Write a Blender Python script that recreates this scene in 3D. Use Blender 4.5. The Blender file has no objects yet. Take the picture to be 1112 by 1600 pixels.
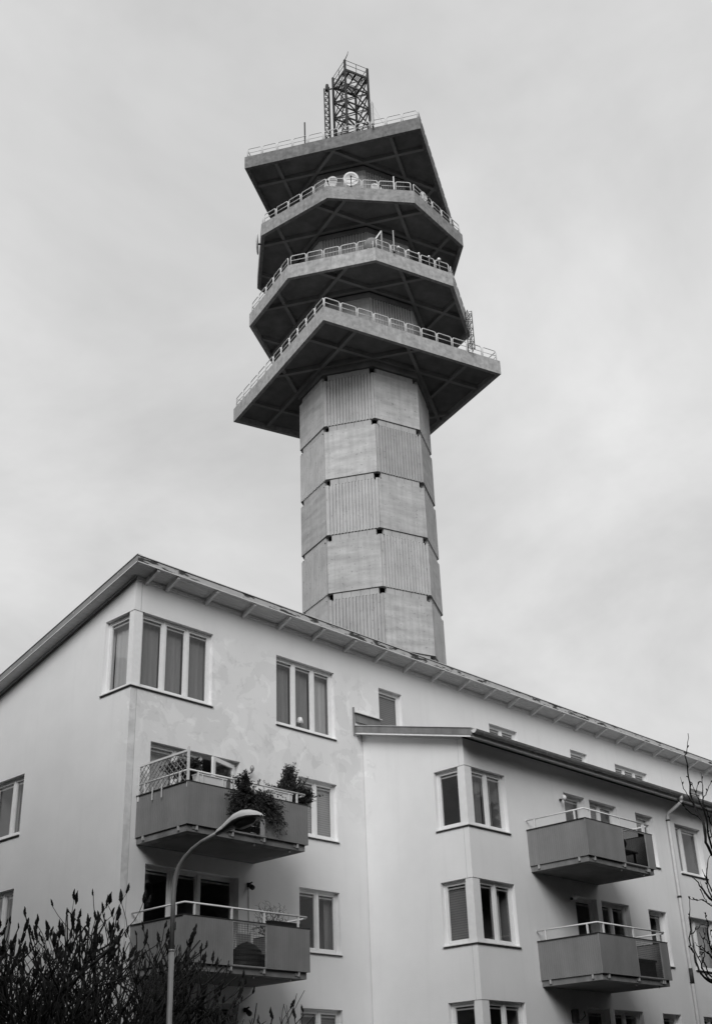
import bpy, bmesh, math, random
from mathutils import Vector, Matrix, noise

# ------------------------------------------------------------------ camera, sky, sun, exposure
SC = bpy.context.scene
COL = SC.collection
cam_d = bpy.data.cameras.new('camera')
cam_d.sensor_fit = 'VERTICAL'; cam_d.sensor_height = 36.0; cam_d.lens = 42.633
cam_d.clip_start = 0.1; cam_d.clip_end = 6000
cam = bpy.data.objects.new('camera', cam_d); COL.objects.link(cam)
cam.matrix_world = Matrix(((0.686003, -0.312395, -0.657122, -16.3499),
                           (-0.726835, -0.335606, -0.599233, -22.2595),
                           (-0.033336, 0.888694, -0.457286, 1.6),
                           (0, 0, 0, 1)))
SC.camera = cam
SUN_AZ, SUN_EL = math.radians(216), math.radians(33)      # measured from +X, counter-clockwise
W = bpy.data.worlds.new('World'); SC.world = W; W.use_nodes = True
nt = W.node_tree; nt.nodes.clear()
def wn(t): return nt.nodes.new(t)
sky = wn('ShaderNodeTexSky'); sky.sky_type = 'NISHITA'; sky.sun_disc = False
sky.sun_elevation = SUN_EL; sky.sun_rotation = math.pi/2 - SUN_AZ; sky.dust_density = 4
bw = wn('ShaderNodeRGBToBW'); nt.links.new(sky.outputs[0], bw.inputs[0])
tc = wn('ShaderNodeTexCoord'); sep = wn('ShaderNodeSeparateXYZ'); nt.links.new(tc.outputs['Generated'], sep.inputs[0])
az = wn('ShaderNodeMath'); az.operation = 'MAXIMUM'; nt.links.new(sep.outputs[2], az.inputs[0]); az.inputs[1].default_value = 0.0
ad = wn('ShaderNodeMath'); ad.operation = 'ADD'; nt.links.new(az.outputs[0], ad.inputs[0]); ad.inputs[1].default_value = 0.35
dx = wn('ShaderNodeMath'); dx.operation = 'DIVIDE'; nt.links.new(sep.outputs[0], dx.inputs[0]); nt.links.new(ad.outputs[0], dx.inputs[1])
dy = wn('ShaderNodeMath'); dy.operation = 'DIVIDE'; nt.links.new(sep.outputs[1], dy.inputs[0]); nt.links.new(ad.outputs[0], dy.inputs[1])
cmb = wn('ShaderNodeCombineXYZ'); nt.links.new(dx.outputs[0], cmb.inputs[0]); nt.links.new(dy.outputs[0], cmb.inputs[1])
n1 = wn('ShaderNodeTexNoise'); n1.inputs['Scale'].default_value = 2.4; n1.inputs['Detail'].default_value = 6; n1.inputs['Roughness'].default_value = 0.56; n1.inputs['Distortion'].default_value = 0.3
cmo = wn('ShaderNodeVectorMath'); cmo.operation = 'ADD'; cmo.inputs[1].default_value = (3.1, 1.7, 0.6); nt.links.new(cmb.outputs[0], cmo.inputs[0]); nt.links.new(cmo.outputs[0], n1.inputs['Vector'])
mr = wn('ShaderNodeMapRange'); nt.links.new(n1.outputs[0], mr.inputs[0])
mr.inputs[1].default_value = 0.3; mr.inputs[2].default_value = 0.7; mr.inputs[3].default_value = 3.75; mr.inputs[4].default_value = 5.65
mx = wn('ShaderNodeMix'); mx.data_type = 'FLOAT'; mx.inputs[0].default_value = 0.93
nt.links.new(bw.outputs[0], mx.inputs[2]); nt.links.new(mr.outputs[0], mx.inputs[3])
bg = wn('ShaderNodeBackground'); bg.inputs[1].default_value = 0.1; nt.links.new(mx.outputs[0], bg.inputs[0])
wo = wn('ShaderNodeOutputWorld'); nt.links.new(bg.outputs[0], wo.inputs[0])
sun_d = bpy.data.lights.new('sun', 'SUN'); sun_d.energy = 1.5; sun_d.angle = math.radians(36); sun_d.color = (1, 1, 1)
sun = bpy.data.objects.new('sun', sun_d); COL.objects.link(sun)
sdir = Vector((math.cos(SUN_EL)*math.cos(SUN_AZ), math.cos(SUN_EL)*math.sin(SUN_AZ), math.sin(SUN_EL)))
sun.rotation_euler = sdir.to_track_quat('Z', 'Y').to_euler(); sun.location = (-30, -30, 90)
SC.view_settings.view_transform = 'Standard'; SC.view_settings.look = 'None'
SC.view_settings.exposure = 0.6; SC.view_settings.gamma = 1.0; SC.view_settings.use_curve_mapping = False
SC.cycles.use_denoising = True
SC.cycles.max_bounces = 8; SC.cycles.transparent_max_bounces = 12

R = random.Random(7)
# ------------------------------------------------------------------ materials (all neutral: the photograph is black and white)
def g(v): return (v, v, v, 1)
MATS = {}
def mat(name, base, rough=0.7, var=0.15, scale=3.0, bump=0.0, bscale=None, metal=0.0, spec=0.3, streak=0.0, speck=0.0, stretch=(1, 1, 1), coat=0.0, rnd=0.0):
    m = bpy.data.materials.new(name); m.use_nodes = True; t = m.node_tree; N = t.nodes; L = t.links
    b = N['Principled BSDF']; b.inputs['Roughness'].default_value = rough; b.inputs['Metallic'].default_value = metal
    b.inputs['Specular IOR Level'].default_value = spec; b.inputs['Coat Weight'].default_value = coat
    ge = N.new('ShaderNodeNewGeometry')
    mp = N.new('ShaderNodeMapping'); mp.inputs['Scale'].default_value = stretch; L.new(ge.outputs['Position'], mp.inputs[0])
    n = N.new('ShaderNodeTexNoise'); n.inputs['Scale'].default_value = scale; n.inputs['Detail'].default_value = 8; n.inputs['Roughness'].default_value = 0.6
    L.new(mp.outputs[0], n.inputs['Vector'])
    r = N.new('ShaderNodeMapRange'); r.inputs[1].default_value = 0.3; r.inputs[2].default_value = 0.7
    r.inputs[3].default_value = base*(1-var); r.inputs[4].default_value = base*(1+var); L.new(n.outputs[0], r.inputs[0])
    out = r.outputs[0]
    def mul(a, bsock):
        k = N.new('ShaderNodeMath'); k.operation = 'MULTIPLY'; L.new(a, k.inputs[0]); L.new(bsock, k.inputs[1]); return k.outputs[0]
    if streak:
        mp2 = N.new('ShaderNodeMapping'); mp2.inputs['Scale'].default_value = (1.6, 1.6, 0.12); L.new(ge.outputs['Position'], mp2.inputs[0])
        n2 = N.new('ShaderNodeTexNoise'); n2.inputs['Scale'].default_value = 2.2; n2.inputs['Detail'].default_value = 6; L.new(mp2.outputs[0], n2.inputs['Vector'])
        r2 = N.new('ShaderNodeMapRange'); r2.inputs[1].default_value = 0.35; r2.inputs[2].default_value = 0.6; r2.inputs[3].default_value = 1-streak; r2.inputs[4].default_value = 1
        L.new(n2.outputs[0], r2.inputs[0]); out = mul(out, r2.outputs[0])
    if speck:
        n3 = N.new('ShaderNodeTexNoise'); n3.inputs['Scale'].default_value = 6.5; n3.inputs['Detail'].default_value = 4; L.new(ge.outputs['Position'], n3.inputs['Vector'])
        r3 = N.new('ShaderNodeMapRange'); r3.inputs[1].default_value = 0.29; r3.inputs[2].default_value = 0.37; r3.inputs[3].default_value = 1-speck; r3.inputs[4].default_value = 1
        L.new(n3.outputs[0], r3.inputs[0]); out = mul(out, r3.outputs[0])
    if rnd:
        oi = N.new('ShaderNodeObjectInfo'); r4 = N.new('ShaderNodeMapRange'); r4.inputs[3].default_value = 1-rnd; r4.inputs[4].default_value = 1+rnd*.6
        L.new(oi.outputs['Random'], r4.inputs[0]); out = mul(out, r4.outputs[0])
    L.new(out, b.inputs['Base Color'])
    if bump:
        bn = N.new('ShaderNodeTexNoise'); bn.inputs['Scale'].default_value = bscale or 40; bn.inputs['Detail'].default_value = 5
        L.new(ge.outputs['Position'], bn.inputs['Vector'])
        bu = N.new('ShaderNodeBump'); bu.inputs['Strength'].default_value = bump; bu.inputs['Distance'].default_value = 0.01
        L.new(bn.outputs[0], bu.inputs['Height']); L.new(bu.outputs[0], b.inputs['Normal'])
    MATS[name] = m; return m

def plaster():
    m = mat('plaster', 0.77, 0.9, 0.045, 0.6, bump=0.35, bscale=55, spec=0.1)
    t = m.node_tree; N = t.nodes; L = t.links; b = N['Principled BSDF']
    src = b.inputs['Base Color'].links[0].from_socket
    ge = [n for n in N if n.bl_idname == 'ShaderNodeNewGeometry'][0]
    # repaired patches: hard-edged blotches of paler and greyer skim coat, on the upper storeys of the long front
    def blot(scale, lo, hi, a, bb, det=4):
        n = N.new('ShaderNodeTexNoise'); n.inputs['Scale'].default_value = scale; n.inputs['Detail'].default_value = det; n.inputs['Roughness'].default_value = 0.55
        n.inputs['Distortion'].default_value = 0.8
        L.new(ge.outputs['Position'], n.inputs['Vector'])
        r = N.new('ShaderNodeMapRange'); r.inputs[1].default_value = lo; r.inputs[2].default_value = hi; r.inputs[3].default_value = a; r.inputs[4].default_value = bb
        L.new(n.outputs[0], r.inputs[0]); return r.outputs[0]
    def op(o, a, c):
        k = N.new('ShaderNodeMath'); k.operation = o
        for i, x in enumerate((a, c)):
            if isinstance(x, float): k.inputs[i].default_value = x
            else: L.new(x, k.inputs[i])
        return k.outputs[0]
    sp = N.new('ShaderNodeSeparateXYZ'); L.new(ge.outputs['Position'], sp.inputs[0])
    up = N.new('ShaderNodeMapRange'); L.new(sp.outputs[2], up.inputs[0]); up.inputs[1].default_value = 8.4; up.inputs[2].default_value = 10.6
    x0 = N.new('ShaderNodeMapRange'); L.new(sp.outputs[0], x0.inputs[0]); x0.inputs[1].default_value = 9.5; x0.inputs[2].default_value = 8.4
    y0 = N.new('ShaderNodeMapRange'); L.new(sp.outputs[1], y0.inputs[0]); y0.inputs[1].default_value = 0.6; y0.inputs[2].default_value = 0.1
    y1 = N.new('ShaderNodeMapRange'); L.new(sp.outputs[1], y1.inputs[0]); y1.inputs[1].default_value = -0.5; y1.inputs[2].default_value = -0.4
    z2 = N.new('ShaderNodeMapRange'); L.new(sp.outputs[2], z2.inputs[0]); z2.inputs[1].default_value = 13.3; z2.inputs[2].default_value = 12.9
    mask = op('MULTIPLY', op('MULTIPLY', up.outputs[0], x0.outputs[0]), op('MULTIPLY', y0.outputs[0], op('MULTIPLY', z2.outputs[0], y1.outputs[0])))
    p1 = op('MULTIPLY', blot(1.15, 0.52, 0.54, 0.0, 1.0, 10), mask)
    p2 = op('MULTIPLY', blot(1.7, 0.58, 0.60, 0.0, 1.0, 6), mask)
    p3 = op('MULTIPLY', blot(3.1, 0.60, 0.63, 0.0, 1.0, 5), mask)
    o = op('MULTIPLY', src, op('SUBTRACT', 1.0, op('MULTIPLY', p1, 0.075)))
    o = op('ADD', o, op('MULTIPLY', p2, 0.07))
    o = op('MULTIPLY', o, op('SUBTRACT', 1.0, op('MULTIPLY', p3, 0.08)))
    # coarser unpainted strip of render beside the corner
    cs = N.new('ShaderNodeMath'); cs.operation = 'LESS_THAN'; L.new(sp.outputs[0], cs.inputs[0]); cs.inputs[1].default_value = 0.19
    cy = N.new('ShaderNodeMath'); cy.operation = 'LESS_THAN'; L.new(sp.outputs[1], cy.inputs[0]); cy.inputs[1].default_value = 0.002
    cz = N.new('ShaderNodeMath'); cz.operation = 'LESS_THAN'; L.new(sp.outputs[2], cz.inputs[0]); cz.inputs[1].default_value = 11.2
    o = op('MULTIPLY', o, op('SUBTRACT', 1.0, op('MULTIPLY', op('MULTIPLY', cs.outputs[0], op('MULTIPLY', cy.outputs[0], cz.outputs[0])), blot(2.6, 0.35, 0.6, 0.02, 0.22, 6))))
    # rain dirt: faint vertical streaks
    mp2 = N.new('ShaderNodeMapping'); mp2.inputs['Scale'].default_value = (2.5, 2.5, 0.16); L.new(ge.outputs['Position'], mp2.inputs[0])
    n2 = N.new('ShaderNodeTexNoise'); n2.inputs['Scale'].default_value = 1.6; n2.inputs['Detail'].default_value = 5; L.new(mp2.outputs[0], n2.inputs['Vector'])
    r2 = N.new('ShaderNodeMapRange'); r2.inputs[1].default_value = 0.28; r2.inputs[2].default_value = 0.45; r2.inputs[3].default_value = 0.97; r2.inputs[4].default_value = 1.0
    L.new(n2.outputs[0], r2.inputs[0]); o = op('MULTIPLY', o, r2.outputs[0])
    L.new(o, b.inputs['Base Color'])
plaster()
mat('concrete', 0.45, 0.9, 0.20, 0.9, bump=0.2, bscale=30, spec=0.1, speck=0.4, streak=.14, stretch=(.5,.5,2.2), rnd=.14)
mat('concrete_ribbed', 0.43, 0.9, 0.12, 0.9, bump=0.2, bscale=30, spec=0.1, streak=0.10, speck=0.4, rnd=.14)
mat('concrete_band', 0.39, 0.9, 0.12, 1.2, bump=0.2, bscale=30, spec=0.1, rnd=.08)
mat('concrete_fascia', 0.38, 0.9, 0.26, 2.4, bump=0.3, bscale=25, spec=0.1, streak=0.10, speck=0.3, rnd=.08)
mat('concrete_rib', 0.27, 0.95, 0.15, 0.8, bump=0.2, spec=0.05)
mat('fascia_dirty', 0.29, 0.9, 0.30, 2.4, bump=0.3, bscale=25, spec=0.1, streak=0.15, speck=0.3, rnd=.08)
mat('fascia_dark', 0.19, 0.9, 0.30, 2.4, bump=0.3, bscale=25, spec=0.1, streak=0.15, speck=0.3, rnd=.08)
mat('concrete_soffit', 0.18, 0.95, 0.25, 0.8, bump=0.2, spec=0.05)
mat('concrete_slab', 0.22, 0.9, 0.25, 2.5, bump=0.2, spec=0.1, streak=0.2)
mat('core', 0.02, 0.95, 0.1, 2)
mat('white_paint', 0.74, 0.45, 0.05, 6, spec=0.4)
mat('window_white', 0.76, 0.4, 0.04, 8, spec=0.4)
mat('rail_white', 0.64, 0.5, 0.06, 4, spec=0.4)
mat('soffit_paint', 0.66, 0.7, 0.12, 5, stretch=(0.4, 4, 4))
mat('rafter_paint', 0.76, 0.6, 0.1, 8)
mat('wing_trim', 0.58, 0.6, 0.1, 6)
mat('panel_grey', 0.165, 0.55, 0.07, 1.5, spec=0.35)
mat('dark_metal', 0.035, 0.6, 0.2, 8, spec=0.3)
mat('galvanised', 0.36, 0.45, 0.2, 7, metal=0.3, spec=0.5)
mat('bracket_metal', 0.45, 0.4, 0.1, 20, metal=0.2)
mat('roof_sheet', 0.16, 0.6, 0.2, 2, spec=0.4)
mat('verge_metal', 0.22, 0.55, 0.15, 3, streak=0.2)
mat('gutter_metal', 0.27, 0.5, 0.15, 4, metal=0.2)
mat('pipe_white', 0.58, 0.5, 0.1, 5, streak=0.15)
mat('dark_plastic', 0.02, 0.5, 0.1, 5)
mat('black_gap', 0.006, 0.9, 0.1, 5)
mat('curtain_grey', 0.20, 0.9, 0.12, 3, stretch=(6, 6, 0.3))
mat('curtain_light', 0.42, 0.9, 0.08, 3, stretch=(6, 6, 0.3))
mat('room', 0.16, 0.9, 0.1, 2)
mat('lampshade', 0.7, 0.6, 0.05, 3)
mat('lamp_shell', 0.66, 0.35, 0.08, 9, spec=0.5, coat=0.2)
mat('lamp_pole', 0.32, 0.5, 0.22, 6, metal=0.4, stretch=(1, 1, 0.3))
mat('lamp_under', 0.10, 0.35, 0.15, 9)
mat('bark', 0.030, 0.9, 0.3, 20, bump=0.4)
mat('cone_dark', 0.013, 0.95, 0.35, 60, bump=0.8, bscale=90)
mat('bark_tree', 0.035, 0.9, 0.35, 18, bump=0.4)
mat('leaf_dark', 0.030, 0.6, 0.5, 9, spec=0.3)
mat('leaf_mid', 0.055, 0.6, 0.5, 9, spec=0.3)
mat('twig', 0.05, 0.9, 0.2, 20)
mat('asphalt', 0.05, 0.9, 0.2, 3, bump=0.4, bscale=80)
mat('paving', 0.14, 0.9, 0.15, 2, bump=0.3)
mat('lawn', 0.045, 0.95, 0.4, 1.2, bump=0.6, bscale=20)
mat('far_wall', 0.17, 0.9, 0.12, 1.0)
mat('far_roof', 0.06, 0.9, 0.2, 1.0)

def peel():
    m = mat('peeling_paint', 0.45, 0.75, 0.1, 6)
    t = m.node_tree; N = t.nodes; L = t.links; b = N['Principled BSDF']; src = b.inputs['Base Color'].links[0].from_socket
    ge = [n for n in N if n.bl_idname == 'ShaderNodeNewGeometry'][0]
    mp = N.new('ShaderNodeMapping'); mp.inputs['Scale'].default_value = (1.1, 3, 5); L.new(ge.outputs['Position'], mp.inputs[0])
    n = N.new('ShaderNodeTexNoise'); n.inputs['Scale'].default_value = 1.25; n.inputs['Detail'].default_value = 7; n.inputs['Roughness'].default_value = 0.62; L.new(mp.outputs[0], n.inputs['Vector'])
    r = N.new('ShaderNodeMapRange'); r.inputs[1].default_value = 0.525; r.inputs[2].default_value = 0.55; L.new(n.outputs[0], r.inputs[0])
    k = N.new('ShaderNodeMix'); k.data_type = 'FLOAT'; L.new(r.outputs[0], k.inputs[0]); L.new(src, k.inputs[2]); k.inputs[3].default_value = 0.05
    L.new(k.outputs[0], b.inputs['Base Color'])
peel()
def striped(name, base, dark, scale, axis='Z', rough=0.6, bump=0.0):
    m = mat(name, base, rough, 0.10, 1.6, streak=.12 if axis != 'Z' else 0); t = m.node_tree; N = t.nodes; L = t.links; b = N['Principled BSDF']; src = b.inputs['Base Color'].links[0].from_socket
    ge = [n for n in N if n.bl_idname == 'ShaderNodeNewGeometry'][0]
    sp = N.new('ShaderNodeSeparateXYZ'); L.new(ge.outputs['Position'], sp.inputs[0])
    if axis == 'Z': s = sp.outputs[2]
    else:
        a = N.new('ShaderNodeMath'); a.operation = 'ADD'; L.new(sp.outputs[0], a.inputs[0]); L.new(sp.outputs[1], a.inputs[1]); s = a.outputs[0]
    k = N.new('ShaderNodeMath'); k.operation = 'MULTIPLY'; L.new(s, k.inputs[0]); k.inputs[1].default_value = scale*2*math.pi
    sn = N.new('ShaderNodeMath'); sn.operation = 'SINE'; L.new(k.outputs[0], sn.inputs[0])
    r = N.new('ShaderNodeMapRange'); r.inputs[1].default_value = -1; r.inputs[2].default_value = 0.2; r.inputs[3].default_value = dark; r.inputs[4].default_value = 1; L.new(sn.outputs[0], r.inputs[0])
    mu = N.new('ShaderNodeMath'); mu.operation = 'MULTIPLY'; L.new(src, mu.inputs[0]); L.new(r.outputs[0], mu.inputs[1]); L.new(mu.outputs[0], b.inputs['Base Color'])
    if bump:
        bu = N.new('ShaderNodeBump'); bu.inputs['Strength'].default_value = bump; bu.inputs['Distance'].default_value = 0.01
        L.new(sn.outputs[0], bu.inputs['Height']); L.new(bu.outputs[0], b.inputs['Normal'])
striped('panel_ribbed', 0.225, 0.93, 16, 'XY', 0.5, 0.2)
striped('venetian', 0.16, 0.6, 17, 'Z')
striped('venetian_light', 0.30, 0.7, 17, 'Z')
def glass(name, ior=1.6, tint=0.96):
    m = bpy.data.materials.new(name); m.use_nodes = True; t = m.node_tree; t.nodes.clear(); N = t.nodes; L = t.links
    fr = N.new('ShaderNodeFresnel'); fr.inputs[0].default_value = ior
    tr = N.new('ShaderNodeBsdfTransparent'); tr.inputs[0].default_value = g(tint)
    gl = N.new('ShaderNodeBsdfGlossy'); gl.inputs['Roughness'].default_value = 0.03; gl.inputs[0].default_value = g(0.95)
    ge = N.new('ShaderNodeNewGeometry'); n = N.new('ShaderNodeTexNoise'); n.inputs['Scale'].default_value = 1.7; L.new(ge.outputs['Position'], n.inputs['Vector'])
    bu = N.new('ShaderNodeBump'); bu.inputs['Strength'].default_value = 0.08; bu.inputs['Distance'].default_value = 0.02; L.new(n.outputs[0], bu.inputs['Height']); L.new(bu.outputs[0], gl.inputs['Normal'])
    mxs = N.new('ShaderNodeMixShader'); inv = N.new('ShaderNodeMath'); inv.operation = 'SUBTRACT'; inv.inputs[0].default_value = 1.0; L.new(ge.outputs['Backfacing'], inv.inputs[1])
    mf = N.new('ShaderNodeMath'); mf.operation = 'MULTIPLY'; L.new(fr.outputs[0], mf.inputs[0]); L.new(inv.outputs[0], mf.inputs[1]); L.new(mf.outputs[0], mxs.inputs[0]); L.new(tr.outputs[0], mxs.inputs[1]); L.new(gl.outputs[0], mxs.inputs[2])
    o = N.new('ShaderNodeOutputMaterial'); L.new(mxs.outputs[0], o.inputs[0]); MATS[name] = m
glass('glass')
glass('smoked_glass', 1.25, 0.55)

# ------------------------------------------------------------------ mesh helpers
WORLD = {}                                        # world position of every object's origin (no rotation on parents)
class MB:
    def __init__(s, tf=None): s.v = []; s.f = []; s.tf = tf
    def add(s, vs, fs):
        n = len(s.v)
        s.v += [Vector(s.tf(*p)) if s.tf else Vector(p) for p in vs]
        s.f += [[i+n for i in f] for f in fs]; return s
    def box(s, x0, x1, y0, y1, z0, z1):
        return s.add([(x0,y0,z0),(x1,y0,z0),(x1,y1,z0),(x0,y1,z0),(x0,y0,z1),(x1,y0,z1),(x1,y1,z1),(x0,y1,z1)],
                     [(3,2,1,0),(4,5,6,7),(0,1,5,4),(1,2,6,5),(2,3,7,6),(3,0,4,7)])
    def quad(s, a, b, c, d): return s.add([a,b,c,d], [(0,1,2,3)])
    def beam(s, p, q, w, h, up=(0,0,1)):
        p, q = Vector(p), Vector(q); t = (q-p).normalized(); a = t.cross(Vector(up))
        if a.length < 1e-4: a = t.cross(Vector((1,0,0)))
        a.normalize(); b = a.cross(t); a *= w/2; b *= h/2
        vs = [tuple(o+i*a+j*b) for o in (p,q) for i,j in ((-1,-1),(1,-1),(1,1),(-1,1))]
        return s.add(vs, [(0,1,2,3),(7,6,5,4),(0,4,5,1),(1,5,6,2),(2,6,7,3),(3,7,4,0)])
    def prism(s, poly, z0, z1):
        n = len(poly)
        vs = [(p[0],p[1],z0) for p in poly]+[(p[0],p[1],z1) for p in poly]
        return s.add(vs, [tuple(range(n))[::-1], tuple(range(n,2*n))]+[(i,(i+1)%n,n+(i+1)%n,n+i) for i in range(n)])
    def extrude(s, prof, p, q):                   # prof: list of 3-vectors offsets, closed; swept from p to q
        n = len(prof); p, q = Vector(p), Vector(q)
        vs = [tuple(p+Vector(o)) for o in prof]+[tuple(q+Vector(o)) for o in prof]
        return s.add(vs, [tuple(range(n))[::-1], tuple(range(n,2*n))]+[(i,(i+1)%n,n+(i+1)%n,n+i) for i in range(n)])
    def tube(s, pts, r, n=8, cap=True):
        pts = [Vector(p) for p in pts]; m = len(pts)
        rr = r if isinstance(r, (list, tuple)) else [r]*m
        t = (pts[1]-pts[0]).normalized(); a = t.orthogonal().normalized(); rings = []; vs = []
        for i, p in enumerate(pts):
            t = ((pts[min(i+1,m-1)]-pts[max(i-1,0)])).normalized()
            a = (a-t*a.dot(t)); a = a.normalized() if a.length > 1e-5 else t.orthogonal().normalized(); b = t.cross(a)
            for k in range(n):
                th = 2*math.pi*k/n; vs.append(tuple(p+rr[i]*(math.cos(th)*a+math.sin(th)*b)))
        fs = [(i*n+k, i*n+(k+1)%n, (i+1)*n+(k+1)%n, (i+1)*n+k) for i in range(m-1) for k in range(n)]
        if cap: fs += [tuple(range(n))[::-1], tuple(range((m-1)*n, m*n))]
        return s.add(vs, fs)
    def build(s, name, material, parent=None, smooth=False, origin=None, recalc=True):
        o = Vector(origin) if origin is not None else Vector(((min(p.x for p in s.v)+max(p.x for p in s.v))/2, (min(p.y for p in s.v)+max(p.y for p in s.v))/2, min(p.z for p in s.v)))
        me = bpy.data.meshes.new(name); me.from_pydata([tuple(p-o) for p in s.v], [], s.f)
        if recalc:
            bm = bmesh.new(); bm.from_mesh(me); bmesh.ops.recalc_face_normals(bm, faces=bm.faces); bm.to_mesh(me); bm.free()
        if smooth:
            for p in me.polygons: p.use_smooth = True
        me.materials.append(MATS[material])
        return place(name, me, o, parent)
def place(name, me, loc, parent=None, rotz=0.0, rot=None, scale=None):
    ob = bpy.data.objects.new(name, me); COL.objects.link(ob)
    WORLD[ob.name] = Vector(loc)
    if parent is not None:
        ob.parent = parent; ob.location = Vector(loc)-WORLD[parent.name]
    else: ob.location = loc
    ob.rotation_euler = rot if rot else (0, 0, rotz)
    if scale: ob.scale = scale
    return ob
def thing(name, label, cat, loc, group=None):
    e = bpy.data.objects.new(name, None); COL.objects.link(e); e.location = loc; e.empty_display_size = 0.3
    WORLD[e.name] = Vector(loc); return tag(e, label, cat, group)
def tag(o, label=None, cat=None, group=None, kind=None):
    if label: o['label'] = label
    if cat: o['category'] = cat
    if group: o['group'] = group
    if kind: o['kind'] = kind
    return o
def mesh_only(mb, name, material, smooth=False):  # local mesh for sharing
    me = bpy.data.meshes.new(name); me.from_pydata([tuple(p) for p in mb.v], [], mb.f)
    bm = bmesh.new(); bm.from_mesh(me); bmesh.ops.recalc_face_normals(bm, faces=bm.faces); bm.to_mesh(me); bm.free()
    if smooth:
        for p in me.polygons: p.use_smooth = True
    me.materials.append(MATS[material]); return me
def frame(O, U, N):                               # local (u, d outward, z) to world
    return lambda u, d, z: (O[0]+u*U[0]+d*N[0], O[1]+u*U[1]+d*N[1], z)
def clip_below(poly, zt):                         # keep z <= zt(u)
    out = []
    for i, p in enumerate(poly):
        q = poly[(i+1) % len(poly)]; a, b = zt(p[0])-p[1], zt(q[0])-q[1]
        if a >= 0: out.append(p)
        if (a > 0 and b < 0) or (a < 0 and b > 0):
            k = a/(a-b); out.append((p[0]+(q[0]-p[0])*k, p[1]+(q[1]-p[1])*k))
    return out
def wall(tf, u0, u1, z0, z1, holes, zt=None, depth=0.32, skip=()):
    mb = MB(tf)
    us = sorted({u0, u1, *[h[0] for h in holes], *[h[1] for h in holes]}); us = [u for u in us if u0 <= u <= u1]
    zs = sorted({z0, z1, *[h[2] for h in holes], *[h[3] for h in holes]})
    for a, b in zip(us, us[1:]):
        for c, d in zip(zs, zs[1:]):
            mu, mz = (a+b)/2, (c+d)/2
            if any(h[0] < mu < h[1] and h[2] < mz < h[3] for h in holes): continue
            poly = [(a,c),(b,c),(b,d),(a,d)]
            if zt: poly = clip_below(poly, zt)
            if len(poly) > 2: mb.add([(p[0],0,p[1]) for p in poly], [tuple(range(len(poly)))])
    for k, (a, b, c, d) in enumerate(holes):
        if (k,'l') not in skip: mb.quad((a,0,c),(a,-depth,c),(a,-depth,d),(a,0,d))
        if (k,'r') not in skip: mb.quad((b,0,c),(b,0,d),(b,-depth,d),(b,-depth,c))
        mb.quad((a,0,d),(a,-depth,d),(b,-depth,d),(b,0,d)); mb.quad((a,0,c),(b,0,c),(b,-depth,c),(a,-depth,c))
    return mb

# ------------------------------------------------------------------ the setting
m = MB(); m.quad((-1500,-1500,0),(1500,-1500,0),(1500,1500,0),(-1500,1500,0)); tag(m.build('ground', 'lawn', recalc=False), kind='structure')
m = MB(); m.quad((-400,-46,0.004),(400,-46,0.004),(400,-36.5,0.004),(-400,-36.5,0.004)); tag(m.build('road', 'asphalt', recalc=False), kind='structure')
m = MB(); m.box(-400,400,-36.5,-33.0,-0.3,0.13); tag(m.build('pavement', 'paving'), kind='structure')
m = MB(); m.box(-400,400,-36.68,-36.503,-0.3,0.14); tag(m.build('kerb', 'concrete_band'), kind='structure')

# ------------------------------------------------------------------ the apartment building
H = 9.963; S = 2.8; H4 = 13.109; S4 = 11.217; SL = 1.501
MAIN = frame((0,0),(1,0),(0,-1)); GAB = frame((0,0),(0,1),(-1,0))
WY = -3.502; WX = 7.958
WF = frame((0,WY),(1,0),(0,-1)); WL = frame((WX,0),(0,1),(-1,0))
SLP = 0.268
B = thing('apartment_building', 'pale plastered four storey apartment block with pent roof, in front of the concrete tower', 'building', (0,0,0))
XE = 34.0
main_holes = [(0,2.485,S4,H4),(4.69,6.888,S4,H4)]
for k in range(3): main_holes.append((5.449,6.888,H-SL-S*k,H-S*k))
for k in range(3): main_holes.append((0.663,3.442,H-2.22-S*k,H-S*k))
UP = [(8.73,9.736,1),(13.926,15.407,2),(18.433,19.471,1),(21.222,23.41,3),(26.55,27.6,1)]
for a,b,_ in UP: main_holes.append((a,b,11.9,H4))
wall(MAIN,0,XE,0,13.975,main_holes,skip={(0,'l')}).build('wall','plaster',B,recalc=False)
gab_holes = [(0,1.15,S4,H4)]+[(4.21,5.65,H-SL-S*k,H-S*k) for k in range(3)]
wall(GAB,0,11.5,0,14,gab_holes,zt=lambda u:13.975-SLP*u,skip={(0,'l')}).build('wall','plaster',B,recalc=False)
m = MB(); m.quad((0,11.5,0),(XE,11.5,0),(XE,11.5,10.9),(0,11.5,10.9)); m.add([(XE,0,0),(XE,11.5,0),(XE,11.5,10.89),(XE,0,13.97)],[(0,1,2,3)]); m.build('wall','plaster',B,recalc=False)
wing_holes = []
for k in range(3):
    z = H-0.005-S*k
    wing_holes += [(WX,9.66,z-SL+.002,z)]
for k in range(3):
    z = H-0.005-S*k
    wing_holes += [(12.366,13.411,z-2.2,z),(13.639,15.08,z-SL,z),(16.106,17.116,z-SL,z),(18.394,20.0,z-SL,z)]
wall(WF,WX,30,0,10.66,wing_holes,skip={(0,'l'),(1,'l'),(2,'l')}).build('wing_wall','plaster',B,recalc=False)
wl_holes = [(WY,-2.482,H-0.005-S*k-SL+.002,H-0.005-S*k) for k in range(3)]
wall(WL,WY,0,0,12,wl_holes,zt=lambda u:10.66+0.25*(u-WY),skip={(0,'l'),(1,'l'),(2,'l')}).build('wing_wall','plaster',B,recalc=False)
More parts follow.
